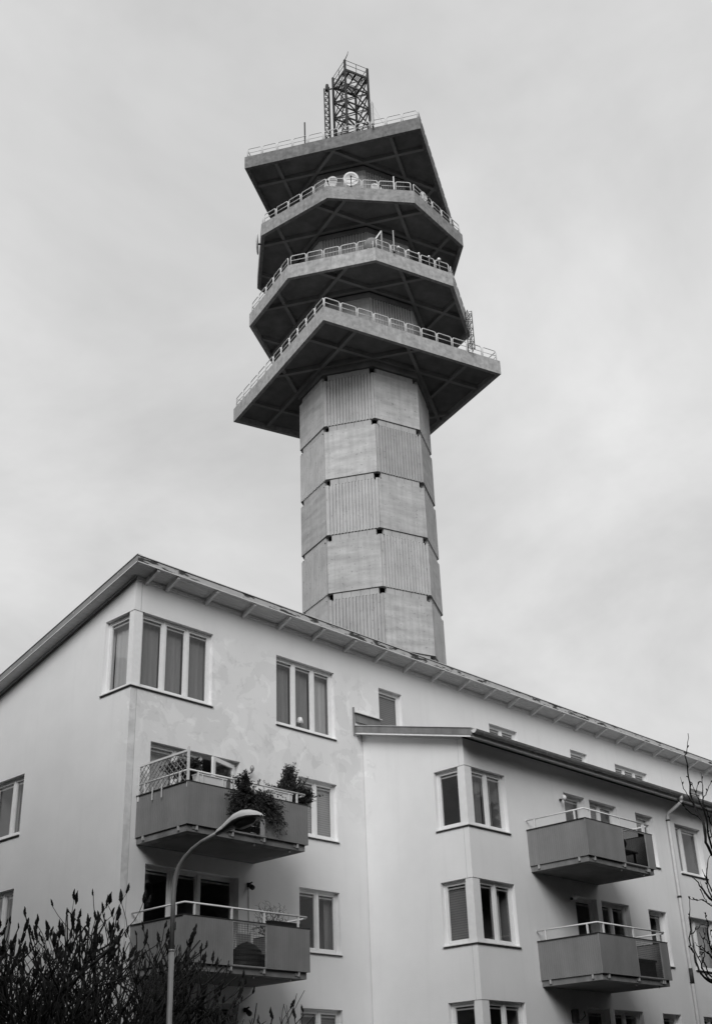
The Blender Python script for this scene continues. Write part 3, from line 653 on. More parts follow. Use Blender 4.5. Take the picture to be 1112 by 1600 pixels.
for j,(zb,r,n,a0) in enumerate(PLAT):
    a0 = math.radians(a0); hgt = 1.26
    poly = [(TX+r*math.cos(a0+2*math.pi*i/n), TY+r*math.sin(a0+2*math.pi*i/n)) for i in range(n)]
    ri = r-.30/math.cos(math.pi/n)
    inner = [(TX+ri*math.cos(a0+2*math.pi*i/n), TY+ri*math.sin(a0+2*math.pi*i/n)) for i in range(n)]
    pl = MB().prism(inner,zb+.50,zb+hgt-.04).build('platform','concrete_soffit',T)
    pl['label'] = ['lowest platform, square','second platform, octagonal','third platform, octagonal','top platform, square and turned'][j]
    for i in range(n):
        A, Bq = Vector(poly[i]), Vector(poly[(i+1)%n]); Ai, Bi = Vector(inner[i]), Vector(inner[(i+1)%n]); ns = 3 if n == 4 else 1
        if n == 8 and (i+j) % 2: ns = 2
        for s_ in range(ns):
            f0, f1 = s_/ns, (s_+1)/ns; e0 = .0 if s_ == 0 else .006/(Bq-A).length; e1 = .0 if s_ == ns-1 else .006/(Bq-A).length
            q = [A.lerp(Bq,f0+e0),A.lerp(Bq,f1-e1),Ai.lerp(Bi,f1-e1),Ai.lerp(Bi,f0+e0)]
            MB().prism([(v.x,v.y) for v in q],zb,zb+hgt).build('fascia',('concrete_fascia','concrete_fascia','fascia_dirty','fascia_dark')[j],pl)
        d = (Bq-A).normalized(); nrm = Vector((d.y,-d.x)); Ls = (Bq-A).length; cnt = int(round((Ls-.25)/1.40)); pit = (Ls-.3)/cnt
        for k in range(cnt):
            c_ = A+d*(.15+pit*(k+.5))-nrm*.16
            place('railing_hoop', hoop_me, (c_.x,c_.y,zb+hgt), pl, rotz=math.atan2(d.y,d.x), scale=((pit-.13)/hl,1,1))
    ctr = Vector((TX,TY))
    for i in range(8):                            # ribs: every shaft face drawn out to the edge of the platform
        a = PH+D45/2+i*D45; nn = Vector((math.cos(a),math.sin(a))); dd = Vector((-nn.y,nn.x)); p = ctr+nn*(AP+.16)
        t0, t1 = clip_line(p,dd,inner)
        if t1-t0 > 1:
            q0, q1 = p+dd*t0, p+dd*t1
            zoff = .012*i
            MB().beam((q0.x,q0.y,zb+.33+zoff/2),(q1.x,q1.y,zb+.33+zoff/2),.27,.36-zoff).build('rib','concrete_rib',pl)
TOPZ = 75.48+1.22
# lattice mast on the top
RM = 1.72; a0 = math.radians(26.5); legs = [Vector((TX+RM*math.cos(a0+i*math.pi/2), TY+RM*math.sin(a0+i*math.pi/2),0)) for i in range(4)]
LM = thing('lattice_mast', 'dark square steel lattice mast with railed top deck on the tower roof', 'mast', (TX,TY,TOPZ))
ZD = 91.0
for p in legs: MB().beam((p.x,p.y,TOPZ),(p.x,p.y,ZD+1.15),.17,.17,(1,0,0)).build('leg','dark_metal',LM)
lev = [ZD-.1-2.02*k for k in range(8)]
for i in range(4):
    p, q = legs[i], legs[(i+1)%4]
    for k, z in enumerate(lev):
        if z < TOPZ: break
        MB().beam((p.x,p.y,z),(q.x,q.y,z),.10,.14 if k else .26).build('girt','dark_metal',LM)
        z2 = max(z-2.02,TOPZ)
        MB().beam((p.x,p.y,z-.05),(q.x,q.y,z2+.05),.09,.09).build('brace','dark_metal',LM); MB().beam((q.x,q.y,z-.05),(p.x,p.y,z2+.05),.07,.07).build('brace','dark_metal',LM)
    for h in (.6,1.15): MB().tube([(p.x,p.y,ZD+h),(q.x,q.y,ZD+h)],.028,6).build('guard_rail','dark_metal',LM)
    mid = (p+q)/2; MB().tube([(mid.x,mid.y,ZD),(mid.x,mid.y,ZD+1.15)],.03,6).build('rail_post','dark_metal',LM)
dk = MB(); e1 = (legs[1]-legs[0]); e2 = (legs[3]-legs[0])
for k in range(14):
    a = legs[0]+e1*(k/14+.01); b = legs[0]+e1*((k+.55)/14+.01)
    for (u0,u1) in ((.0,.36),(.62,1.0)):
        q = [a+e2*u0,b+e2*u0,b+e2*u1,a+e2*u1]; dk.prism([(v.x,v.y) for v in q],ZD-.02,ZD+.02)
dk.build('deck_grating','galvanised',LM)
for k in range(3): a = legs[0]+e1*(.2+.3*k); b = a+e2; MB().beam((a.x,a.y,ZD-.1),(b.x,b.y,ZD-.1),.08,.14).build('deck_beam','dark_metal',LM)
ld = MB(); bx, by = TX-.35, TY+.55                # caged ladder inside
for s_ in (-.2,.2): ld.tube([(bx+s_*.7,by-s_*.7,TOPZ),(bx+s_*.7,by-s_*.7,ZD)],.03,5)
z = TOPZ+.3
while z < ZD: ld.tube([(bx-.14,by+.14,z),(bx+.14,by-.14,z)],.018,4); z += .3
z = TOPZ+2
while z < ZD: ld.tube([(bx+.38*math.cos(t_*math.pi/5),by+.38*math.sin(t_*math.pi/5),z) for t_ in range(11)],.02,4); z += .8
ld.build('ladder','dark_metal',LM)
nl = min(legs, key=lambda p: (p-Vector((-16.3,-22.3,0))).length)
MB().tube([(nl.x,nl.y,ZD+1.1),(nl.x+.15,nl.y-.25,ZD+1.8),(nl.x+.2,nl.y-.3,ZD+2.2)],[.05,.035,.02],6).build('lightning_rod','dark_metal',LM)
for zc,zl in ((88.5,(6.5,-3.5)),(87.0,(3.0,-7.0)),(85.0,(8.2,-.5))):
    p = legs[3]; MB().tube([(p.x,p.y,zc),(TX+zl[0],TY+zl[1],TOPZ+.1)],.008,4).build('guy_wire','galvanised',LM)
def lattice(name, label, cat, base, z0, z1, r, n, mt='dark_metal', group=None, lean=(0,0), th=.045, pitch=.45):
    t = thing(name, label, cat, (base[0],base[1],z0), group); L_ = [(base[0]+r*math.cos(.4+2*math.pi*i/n), base[1]+r*math.sin(.4+2*math.pi*i/n)) for i in range(n)]
    for p in L_: MB().tube([(p[0],p[1],z0),(p[0],p[1],z1)],th,6).build('leg',mt,t)
    for i in range(n):
        m = MB(); z = z0; f = 0; p, q = L_[i], L_[(i+1)%n]
        while z < z1-.1:
            zz = min(z+pitch,z1); a, b = (p,q) if f else (q,p); m.tube([(a[0],a[1],z),(b[0],b[1],zz)],th*.62,4); z = zz; f = 1-f
        m.build('lacing',mt,t)
    return t
ll = legs[1]; rc = Vector((.68,-.73))
lp = (ll.x-.58*rc.x, ll.y-.58*rc.y)
AM = lattice('antenna_mast','slim triangular lattice mast strapped to the left of the square mast','mast',lp,TOPZ,90.7,.30,3,pitch=.4,th=.06)
MB().tube([(lp[0],lp[1],90.5),(lp[0],lp[1],91.25)],[.22,.14],8).build('mast_cap','dark_metal',AM)
for z in (90.6,83.6): MB().beam((lp[0],lp[1],z),(ll.x,ll.y,z+.15),.1,.1).build('tie','dark_metal',AM)
def pole(x, y, z0, z1, r, label, mt='galvanised', name='pole_antenna', box=None):
    t = thing(name, label, 'antenna', (TX+x,TY+y,z0), 'antennas on the tower')
    MB().tube([(TX+x,TY+y,z0),(TX+x,TY+y,z1)],r,8).build('pole',mt,t)
    MB().tube([(TX+x,TY+y,z0),(TX+x,TY+y,z0+.12)],r*1.8,8).build('foot','dark_metal',t)
    if box: MB().tube([(TX+x,TY+y,z0+box[0]),(TX+x,TY+y,z0+box[1])],box[2],10).build('radome',box[3],t)
    return t
pole(-7.75,-1.45,TOPZ-.1,TOPZ+2.6,.06,'thin dark rod antenna on the top platform, left of the lattice masts','dark_metal')
pole(-5.25,-7.0,TOPZ-.1,TOPZ+2.75,.05,'grey panel antenna on a pole at the top platform edge, right of the square mast','galvanised',box=(.3,2.7,.12,'galvanised'))
pole(-3.9,-7.75,69.98,71.55,.05,'short white rod antenna behind the third platform railing','white_paint')
pole(-4.55,-7.9,63.2,65.4,.05,'grey rod antenna on the second platform beside the domed sensors','galvanised')
def dish(x, y, z, az_, el_, rad, label, mt='white_paint'):
    c = Vector((TX+x,TY+y,z)); t = thing('satellite_dish', label, 'satellite dish', (c.x,c.y,z-.9), 'dishes on the tower')
    d = Vector((math.cos(el_)*math.cos(az_),math.cos(el_)*math.sin(az_),math.sin(el_))); a = d.orthogonal().normalized(); b = d.cross(a)
    m = MB(); vs = [tuple(c-d*.16)]; rings = 5; k_ = 24
    for i in range(1,rings+1):
        rr = rad*i/rings; dep = -.16+.22*(i/rings)**2
        for k in range(k_): th = 2*math.pi*k/k_; vs.append(tuple(c+d*dep+a*rr*math.cos(th)+b*rr*math.sin(th)))
    fs = [(0,1+k,1+(k+1)%k_) for k in range(k_)]+[(1+i*k_+k,1+i*k_+(k+1)%k_,1+(i+1)*k_+(k+1)%k_,1+(i+1)*k_+k) for i in range(rings-1) for k in range(k_)]
    nv = len(vs); vs += [tuple(Vector(v)-d*.03) for v in vs]; fs += [tuple(q+nv for q in f[::-1]) for f in fs]
    o = (rings-1)*k_+1; fs += [(o+k,o+(k+1)%k_,nv+o+(k+1)%k_,nv+o+k) for k in range(k_)]
    m.add(vs,fs); m.build('reflector',mt,t,smooth=True)
    fp = c+d*.55; dn = Vector((0,0,-1)); dn = (dn-d*dn.dot(d)).normalized()
    MB().tube([tuple(c+dn*rad*.95),tuple(c+dn*rad*.5+d*.35),tuple(fp)],.035,6).build('feed_arm','dark_metal',t)
    MB().tube([tuple(fp),tuple(fp-d*.15)],.07,8).build('feed_horn','dark_metal',t)
    sd = d.cross(Vector((0,0,1))).normalized()
    MB().tube([tuple(c-sd*rad),tuple(fp)],.018,5).build('stay','dark_metal',t)
    MB().tube([tuple(c-d*.2),tuple(c-d*.3-Vector((0,0,.3))),(c.x-d.x*.3,c.y-d.y*.3,z-.95)],.06,8).build('mount','dark_metal',t)
    return t
dish(-6.55,-5.45,71.05,math.radians(222),-.25,.64,'round white dish standing highest behind the third platform railing')
dish(-7.35,-3.95,71.02,math.radians(188),-.1,.66,'white dish tilted to the left at the third platform corner','wing_trim')
dish(-4.7,-6.6,70.4,math.radians(255),.1,.6,'low white dish mostly hidden by the railing, right of the highest dish')
dish(-.8,-8.3,70.75,math.radians(280),-.1,.62,'pale dish behind the slanting right railing of the third platform')
dish(-5.8,-6.75,63.75,math.radians(60),.5,.72,'grey domed dish back behind the second platform railing at its front corner','verge_metal')
t = thing('drum_antenna','flat white drum antenna seen edge on at the left rim under the third platform','antenna',(TX-9.3,TY+2.8,67.2))
d_ = Vector((math.cos(math.radians(133)),math.sin(math.radians(133)),0)); c = Vector((TX-9.0,TY+3.05,67.95)); MB().tube([tuple(c),tuple(c+d_*.08),tuple(c+d_*.10)],[.86,.86,.78],24).build('drum','wing_trim',t)
MB().tube([tuple(c-d_*.3),tuple(c)],.08,8).build('mount','dark_metal',t)
for k,(x,y) in enumerate([(-3.65,-7.6),(-2.85,-7.98),(-1.98,-8.3),(-1.1,-8.62),(-.2,-8.92)]):
    t = thing('dome_antenna', ['largest and leftmost','second from the left','middle','second from the right','rightmost'][k]+' of the five small white domes along the second platform railing', 'antenna', (TX+x,TY+y,63.2), 'white dome antennas')
    MB().tube([(TX+x,TY+y,63.2),(TX+x,TY+y,64.3)],.025,6).build('pole','galvanised',t); rr = .15 if k in (0,4) else .10
    MB().tube([(TX+x,TY+y,64.25+rr*2.2*q/5) for q in range(6)],[rr*.7,rr,rr,rr*.85,rr*.55,rr*.1],10).build('dome','white_paint',t,smooth=True)
lattice('access_ladder','short dark lattice frame standing on the lowest platform near its right corner','mast',(TX+2.42,TY-9.45),56.5,60.25,.27,4,'dark_metal',None,th=.035,pitch=.32)
t = thing('steel_bracket','triangular steel bracket behind the second platform railing','bracket',(TX-5.5,TY-7.4,63.2))
MB().beam((TX-5.3,TY-7.3,63.2),(TX-5.3,TY-7.3,65.3),.1,.1,(1,0,0)).build('upright','galvanised',t); MB().beam((TX-6.1,TY-6.5,63.4),(TX-5.3,TY-7.3,65.25),.1,.1).build('strut','galvanised',t)

# ------------------------------------------------------------------ street lamp
lx, ly = -3.84, -6.65
SLmp = thing('street_lamp','curved grey street lamp with white cobra head in front of the lower left balcony','street lamp',(lx,ly,0))
hd_ = Vector((.686*.82-.739*.57,-.727*.82-.674*.57,0))
MB().tube([(lx,ly,0),(lx,ly,1.0),(lx,ly,4.24)],[.050,.046,.042],16).build('pole','lamp_pole',SLmp,smooth=True)
MB().tube([(lx,ly,0),(lx,ly,1.1)],[.085,.085],16).build('pole_base','lamp_pole',SLmp,smooth=True)
MB().tube([(lx,ly,4.235),(lx,ly,4.26)],[.047,.047],16).build('collar','galvanised',SLmp,smooth=True)
arm = [(0,4.26),(0,5.0),(.006,5.2),(.035,5.36),(.11,5.52),(.22,5.63),(.37,5.735),(.56,5.82),(.95,5.93)]
MB().tube([(lx+hd_.x*a,ly+hd_.y*a,z) for a,z in arm],[.037]*5+[.036,.035,.033,.031],14).build('arm','lamp_pole',SLmp,smooth=True)
# cobra head: swept sections, white shell above, dark underside and lens below
ax = Vector((hd_.x*.96,hd_.y*.96,.22)).normalized(); sd = Vector((-hd_.y,hd_.x,0)).normalized(); upv = ax.cross(sd)
if upv.z < 0: upv = -upv
P0 = Vector((lx+hd_.x*.90,ly+hd_.y*.90,5.905))
secs = [(0,.05,.05,.0),(.03,.062,.062,.0),(.14,.075,.085,.0),(.28,.11,.115,.012),(.43,.15,.14,.02),(.58,.165,.145,.01),(.72,.155,.12,-.015),(.82,.12,.085,-.04),(.89,.065,.045,-.06),(.91,.015,.015,-.07)]
def head(top):
    m = MB(); k_ = 12; vs = []
    for (s_,w_,h_,o_) in secs:
        c = P0+ax*s_+upv*o_
        for k in range(k_+1):
            th = math.pi*k/k_
            z_ = h_*math.sin(th) if top else (-h_*.35*math.sin(th)**.6 if 0 < k < k_ else 0)
            vs.append(tuple(c+sd*w_*math.cos(th)+upv*z_))
    n_ = k_+1
    fs = [(i*n_+k,i*n_+k+1,(i+1)*n_+k+1,(i+1)*n_+k) for i in range(len(secs)-1) for k in range(k_)]+[tuple(range(n_))]
    return m.add(vs,fs)
head(True).build('lamp_head','lamp_shell',SLmp,smooth=True)
head(False).build('lamp_underside','lamp_under',SLmp,smooth=True)
c = P0+ax*.58-upv*.035; m = MB(); vs = []
for k in range(18): th = 2*math.pi*k/18; vs.append(tuple(c+ax*.24*math.cos(th)+sd*.12*math.sin(th)-upv*.004))
vs += [tuple(c+ax*.15*math.cos(2*math.pi*k/18)+sd*.075*math.sin(2*math.pi*k/18)-upv*.07) for k in range(18)]
m.add(vs,[(k,(k+1)%18,18+(k+1)%18,18+k) for k in range(18)]+[tuple(range(18,36))]); m.build('lens','lamp_under',SLmp,smooth=True)

# ------------------------------------------------------------------ bare shrubs with seed cones
def grow(base_pts, pts, up_bias=.35, seed=1):
    rr = random.Random(seed); nodes = [Vector(b) for b in base_pts]; par = [-1]*len(nodes); pl_ = [0]*len(nodes)
    for p in sorted(pts, key=lambda q: (q-nodes[0]).length):
        best, bj = 1e9, 0
        for j, q in enumerate(nodes):
            d = p-q; L_ = d.length
            if L_ < 1e-3: continue
            pen = L_*(1+1.2*max(0,.35-d.z/L_))+up_bias*pl_[j]*.5
            if pen < best: best, bj = pen, j
        nodes.append(p); par.append(bj); pl_.append(pl_[bj]+(p-nodes[bj]).length)
    return nodes, par
def skin_tree(nodes, par, tip_r, power, wob, seed, sides=6, maxr=.2):
    rr = random.Random(seed); n = len(nodes); leaf = [0]*n; kids = [[] for _ in range(n)]
    for i in range(n):
        if par[i] >= 0: kids[par[i]].append(i)
    order = list(range(n))[::-1]
    for i in order:
        if not kids[i]: leaf[i] = 1
        if par[i] >= 0: leaf[par[i]] += leaf[i]
    rad = [min(maxr,tip_r*max(1,l)**power) for l in leaf]
    dirs = [Vector((0,0,1))]*n; m = MB()
    for i in range(n):
        if par[i] < 0: continue
        a, b = nodes[par[i]], nodes[i]; L_ = (b-a).length; d0 = dirs[par[i]]
        d1 = ((b-a).normalized()+Vector((0,0,.35))).normalized() if not kids[i] else ((b-a).normalized()+Vector((0,0,.12))).normalized()
        dirs[i] = d1
        c1 = a+d0*L_*.33; c2 = b-d1*L_*.33; pts = []; rs = []; k_ = 5 if L_ > .25 else 3
        for k in range(k_+1):
            t = k/k_; p = a*(1-t)**3+c1*3*t*(1-t)**2+c2*3*t*t*(1-t)+b*t**3
            if 0 < k < k_: p = p+Vector((rr.gauss(0,wob),rr.gauss(0,wob),rr.gauss(0,wob)))*min(1,L_*2.5)
            pts.append(p); r0 = min(rad[par[i]], rad[i]*1.35); rs.append((r0*(1-t)+rad[i]*t)*rr.uniform(.92,1.1))
        m.tube(pts,rs,sides,cap=True)
    tips = [(nodes[i],dirs[i]) for i in range(n) if not kids[i] and par[i] >= 0]
    return m, tips
def cone_mesh(seed):
    rr = random.Random(seed); m = MB(); L_ = .21; k_ = 8; rings = 8; vs = []
    prof = [.008,.020,.027,.027,.024,.020,.013,.003]
    for i in range(rings):
        for k in range(k_):
            th = 2*math.pi*k/k_+i*.4; r = prof[i]*rr.uniform(.6,1.5); bx_ = .012*math.sin(i*.5+seed); vs.append((r*math.cos(th)+bx_,r*math.sin(th),L_*i/(rings-1)+rr.uniform(-.006,.006)))
    fs = [(i*k_+k,i*k_+(k+1)%k_,(i+1)*k_+(k+1)%k_,(i+1)*k_+k) for i in range(rings-1) for k in range(k_)]+[tuple(range(k_))[::-1],tuple(range((rings-1)*k_,rings*k_))]
    return mesh_only(m.add(vs,fs),'seed_cone','cone_dark')
CONES = [cone_mesh(s) for s in range(5)]
RV = Vector((.686,-.727,0)); FV = Vector((.739,.674,0))
def shrub(label, off, depth, stems, spread, height, seed, levels=6, tilt=0.0, ncones=150):
    rr = random.Random(seed); base = Vector((-16.35,-22.26,0))+FV*depth+RV*off
    t = thing('bare_shrub', label, 'shrub', base, 'bare shrubs with seed cones')
    m = MB(); tips = []
    lens = [.26,.19,.15,.12,.10,.09,.08]; tot = sum(lens[:levels])
    def go(p, d, lv, r, hs):
        L_ = height*hs*lens[lv]/tot*rr.uniform(.75,1.25); side = Vector((rr.gauss(0,1),rr.gauss(0,1),0)); pts = [p]; q = p; dd = d.copy(); n_ = 4 if lv < 2 else 3
        for k in range(n_):
            dd = (dd+side*.07+Vector((rr.gauss(0,.09),rr.gauss(0,.09),.10))).normalized(); q = q+dd*L_/n_; pts.append(q)
        r1 = r*.86; m.tube(pts,[r+(r1-r)*k/n_ for k in range(n_+1)],7 if lv < 3 else 5)
        if lv == levels-1: tips.append((q,dd)); return
        nk = 2 if rr.random() < .80 or lv > 3 else 3; az0 = rr.uniform(0,6.28)
        for k in range(nk):
            a_ = az0+2*math.pi*k/nk+rr.uniform(-.4,.4); an_ = rr.uniform(.32,.72)*(1 if lv else .8)
            o = dd.orthogonal().normalized(); o.rotate(Matrix.Rotation(a_,3,dd)); nd = (dd*math.cos(an_)+o*math.sin(an_)+RV*tilt*.1); nd.z = max(nd.z,.12); nd.normalize()
            go(q, nd, lv+1, r1*rr.choice((.72,.84,.94)), hs)
        if lv in (1,2,3) and rr.random() < .5:                       # a weak side shoot
            o = dd.orthogonal().normalized(); o.rotate(Matrix.Rotation(rr.uniform(0,6.28),3,dd)); pp = pts[-2]; nd = (dd*.6+o*.8).normalized(); nd.z = max(nd.z,.1)
            go(pp, nd, min(levels-1,lv+2), r1*.5, hs)
    for k in range(stems):
        a_ = 2*math.pi*(k+rr.uniform(-.3,.3))/stems; rad = rr.uniform(.15,1)**.6; o = RV*math.cos(a_)*spread+FV*math.sin(a_)*spread*.8
        d = (Vector((0,0,1))+o*rad*.42+RV*tilt*.25).normalized()
        go(base+o*rad*.35, d, 0, rr.uniform(.040,.064), rr.uniform(.90,1.03)*(1-.10*rad*rad))
    m.build('branches','bark',t,smooth=True,recalc=False)
    rr.shuffle(tips); tips.sort(key=lambda q: -q[0].z-rr.uniform(0,.9)); n = 0
    for (p,d) in tips:
        if n >= ncones: break
        for q in range(rr.choice((1,1,1,2))):
            dd = (d*.6+Vector((rr.gauss(0,.18),rr.gauss(0,.18),.8))).normalized(); s_ = rr.choice((.5,.65,.8,.9,1.1))*rr.uniform(.9,1.1)
            pos = p+Vector((rr.gauss(0,.03)*q,rr.gauss(0,.03)*q,-.01-.06*q)); n += 1
            place('seed_cone', R.choice(CONES), pos, t, rot=dd.to_track_quat('Z','Y').to_euler(), scale=(s_*rr.uniform(.8,1.15),s_*rr.uniform(.8,1.15),s_))
    return t
shrub('dense bare shrub with dark upright seed cones filling the lower left corner', -5.25, 21.8, 19, 1.75, 5.25, 11, levels=6, ncones=300)
shrub('lower bare shrub leaning right, behind the lamp pole and under the balcony', -3.35, 22.4, 9, 1.1, 4.25, 23, levels=6, tilt=.35, ncones=120)
shrub('bare shrub with seed cones cut off by the left edge of the photo', -7.35, 22.0, 13, 1.3, 5.5, 31, levels=6, ncones=150)

# ------------------------------------------------------------------ bare tree at the right edge (limbs given as points in space)
CAM = Vector((-16.3499,-22.2595,1.6)); MW = cam.matrix_world.to_3x3(); FPX = 1894.8
def spot(px, py, dist):                           # a point in the place, dist metres away along the ground
    d = MW @ Vector(((px-556)/FPX, (800-py)/FPX, -1)); return CAM+d*(dist/math.hypot(d.x,d.y))
BT_ = thing('bare_tree','leafless young tree reaching in at the right edge of the photo','tree',spot(1165,1600,12.6)*Vector((1,1,0)) if False else Vector((spot(1165,1600,12.6).x,spot(1165,1600,12.6).y,0)))
tb = Vector(BT_.location)
limbs = [  # (distance, start radius, end radius, pixel path from the fork outward)
 (12.6,.034,.006,[(1128,1352),(1112,1336),(1103,1316),(1099,1290),(1094,1278),(1083,1258),(1078,1240),(1076,1222),(1072,1200),(1071,1180),(1073,1168),(1074,1146)]),
 (12.7,.026,.005,[(1118,1340),(1108,1318),(1104,1290),(1099,1262),(1097,1240),(1096,1222),(1094,1207)]),
 (12.4,.014,.004,[(1094,1280),(1080,1272),(1070,1262),(1063,1254),(1058,1248)]),
 (12.5,.014,.004,[(1083,1258),(1075,1246),(1067,1232),(1062,1214)]),
 (12.9,.014,.004,[(1100,1268),(1092,1252),(1086,1238),(1080,1222),(1077,1224)]),
 (12.8,.012,.004,[(1097,1248),(1103,1238),(1107,1228),(1111,1220)]),
 (12.5,.010,.004,[(1086,1238),(1089,1228),(1091,1222)]),
 (12.8,.016,.004,[(1116,1300),(1108,1282),(1103,1266),(1100,1260)]),
 (12.6,.014,.004,[(1120,1330),(1110,1300),(1108,1280),(1111,1265)]),
 (12.6,.034,.005,[(1140,1425),(1112,1408),(1101,1396),(1093,1384),(1085,1374),(1078,1368)]),
 (12.5,.014,.004,[(1101,1396),(1096,1386),(1093,1377)]),
 (12.6,.012,.004,[(1094,1388),(1098,1400),(1104,1410),(1112,1414)]),
 (12.4,.016,.004,[(1128,1424),(1111,1416),(1102,1409),(1094,1406),(1085,1406),(1075,1404)]),
 (12.8,.018,.005,[(1112,1402),(1106,1390),(1103,1378),(1100,1368),(1096,1358)]),
 (12.7,.016,.005,[(1112,1394),(1104,1372),(1103,1358),(1106,1344),(1110,1332)]),
 (12.6,.030,.006,[(1145,1552),(1112,1536),(1100,1528),(1092,1518),(1087,1504),(1083,1490),(1078,1480),(1076,1466),(1078,1452),(1077,1430),(1077,1400)]),
 (12.4,.012,.004,[(1076,1462),(1084,1454),(1092,1448),(1100,1444)]),
 (12.7,.022,.005,[(1130,1542),(1108,1530),(1098,1514),(1092,1500),(1084,1484),(1078,1476)]),
 (12.8,.020,.004,[(1125,1540),(1106,1522),(1100,1508),(1096,1498),(1092,1486)]),
 (12.5,.012,.004,[(1096,1504),(1099,1494),(1100,1478),(1094,1462),(1092,1456)]),
 (12.7,.022,.004,[(1140,1516),(1112,1498),(1104,1488),(1096,1484),(1090,1478),(1084,1472)]),
 (12.9,.018,.004,[(1120,1495),(1108,1478),(1105,1460),(1104,1440),(1101,1430),(1099,1425)]),
 (12.6,.014,.004,[(1114,1492),(1107,1476),(1101,1466),(1098,1450)]),
 (12.5,.014,.004,[(1118,1500),(1110,1486),(1112,1470),(1109,1456),(1111,1448)]),
]
m = MB(); trunk = [tb, tb+Vector((.02,.01,1.4)), tb+Vector((-.02,.03,2.6)), tb+Vector((-.06,.02,3.6)), spot(1140,1380,12.6)]
m.tube(trunk,[.10,.085,.07,.06,.05],9)
for s_ in (1352,1425,1516,1552): m.tube([tb+Vector((0,0,max(1.0,spot(1150,s_,12.6).z-.35))), spot(1150,s_+8,12.6), spot(1130,s_-2,12.6)],[.06,.045,.034],7)
m.build('trunk','bark_tree',BT_,smooth=True,recalc=False)
m = MB(); rr = random.Random(5)
for d_, r0, r1, path in limbs:
    pts = [spot(x,y,d_+.25*math.sin(i*.8+r0*90)) for i,(x,y) in enumerate(path)]; P_ = []
    for a, b in zip(pts,pts[1:]):
        for k in range(3): P_.append(a.lerp(b,k/3)+Vector((rr.gauss(0,.004),rr.gauss(0,.004),rr.gauss(0,.004))))
    P_.append(pts[-1]); nn = len(P_)
    rs = [(r0*(1-i/(nn-1))+r1*i/(nn-1))*.45*(1.25 if rr.random() < .18 else 1) for i in range(nn)]
    m.tube(P_,rs,6)
    for i in range(4,nn-1):                       # buds
        if rr.random() < .35:
            dv = Vector((rr.gauss(0,1),rr.gauss(0,1),.8)).normalized(); q = P_[i]; m.tube([q,q+dv*.018,q+dv*.03],[.006,.007,.002],5)
m.build('branches','bark_tree',BT_,smooth=True,recalc=False)

# ------------------------------------------------------------------ things on the balconies
def leaves(m, blobs, n, size, seed, droop=0.0, narrow=.35):
    rr = random.Random(seed); tot = sum(b[3]*b[4]*b[5] for b in blobs)
    for b in blobs:
        for _ in range(int(n*b[3]*b[4]*b[5]/tot)):
            while True:
                q = Vector((rr.uniform(-1,1),rr.uniform(-1,1),rr.uniform(-1,1)))
                if q.length < 1 and noise.noise(Vector((q.x*2+b[0]*3,q.y*2,q.z*2+b[2]*3))) > -.08: break
            c = Vector((b[0]+q.x*b[3],b[1]+q.y*b[4],b[2]+q.z*b[5])); d = Vector((q.x*.8+rr.gauss(0,.5),q.y*.8+rr.gauss(0,.5),q.z*.5+rr.gauss(0,.5)-droop)).normalized()
            s_ = size*rr.uniform(.6,1.4); sdv = d.orthogonal().normalized(); sdv.rotate(Matrix.Rotation(rr.uniform(0,6.28),3,d)); w_ = sdv*s_*narrow; up = d.cross(sdv)*s_*.15
            m.add([tuple(c),tuple(c+d*s_*.5+w_+up),tuple(c+d*s_),tuple(c+d*s_*.5-w_+up)],[(0,1,2,3)])
def pot(t, x, y, z, r, h, mt='dark_plastic'):
    MB().tube([(x,y,z),(x,y,z+h),(x,y,z+h)],[r*.75,r,r*.9],14).build('pot',mt,t)
def sprays(m, st, core, targets, n, size, seed, sag=.25, per=26):
    """arching twigs (into st) from the core towards scattered targets, set with small leaves (into m)"""
    rr = random.Random(seed)
    for _ in range(n):
        tx, ty, tz, sx, sy, sz = rr.choice(targets); b = Vector((tx+rr.gauss(0,sx),ty+rr.gauss(0,sy),tz+rr.gauss(0,sz))); a = Vector(core)+Vector((rr.gauss(0,.12),rr.gauss(0,.06),rr.gauss(0,.06)))
        mid = (a+b)/2+Vector((rr.gauss(0,.05),rr.gauss(0,.05),sag*(b-a).length)); pts = []
        for k in range(9): t_ = k/8; pts.append(a*(1-t_)**2+mid*2*t_*(1-t_)+b*t_*t_)
        st.tube(pts,[.008-.0006*k for k in range(9)],4)
        for k in range(per):
            t_ = .35+.65*rr.random(); q = a*(1-t_)**2+mid*2*t_*(1-t_)+b*t_*t_; tg = ((b-mid)*t_+(mid-a)*(1-t_)).normalized()
            d = (tg*rr.uniform(.1,.9)+Vector((rr.gauss(0,.6),rr.gauss(0,.6),rr.gauss(0,.5)))).normalized(); s_ = size*rr.uniform(.5,1.3); o = d.orthogonal().normalized(); o.rotate(Matrix.Rotation(rr.uniform(0,6.28),3,d)); w_ = o*s_*.30; c_ = q+d*rr.uniform(0,.03); up = d.cross(o)*s_*.12
            m.add([tuple(c_),tuple(c_+d*s_*.5+w_+up),tuple(c_+d*s_),tuple(c_+d*s_*.5-w_+up)],[(0,1,2,3)])
FZ = BT-.917+.03
t = thing('hanging_bush','dark straggling evergreen spilling over the front of the plant filled balcony','plant',(2.15,-1.75,FZ))
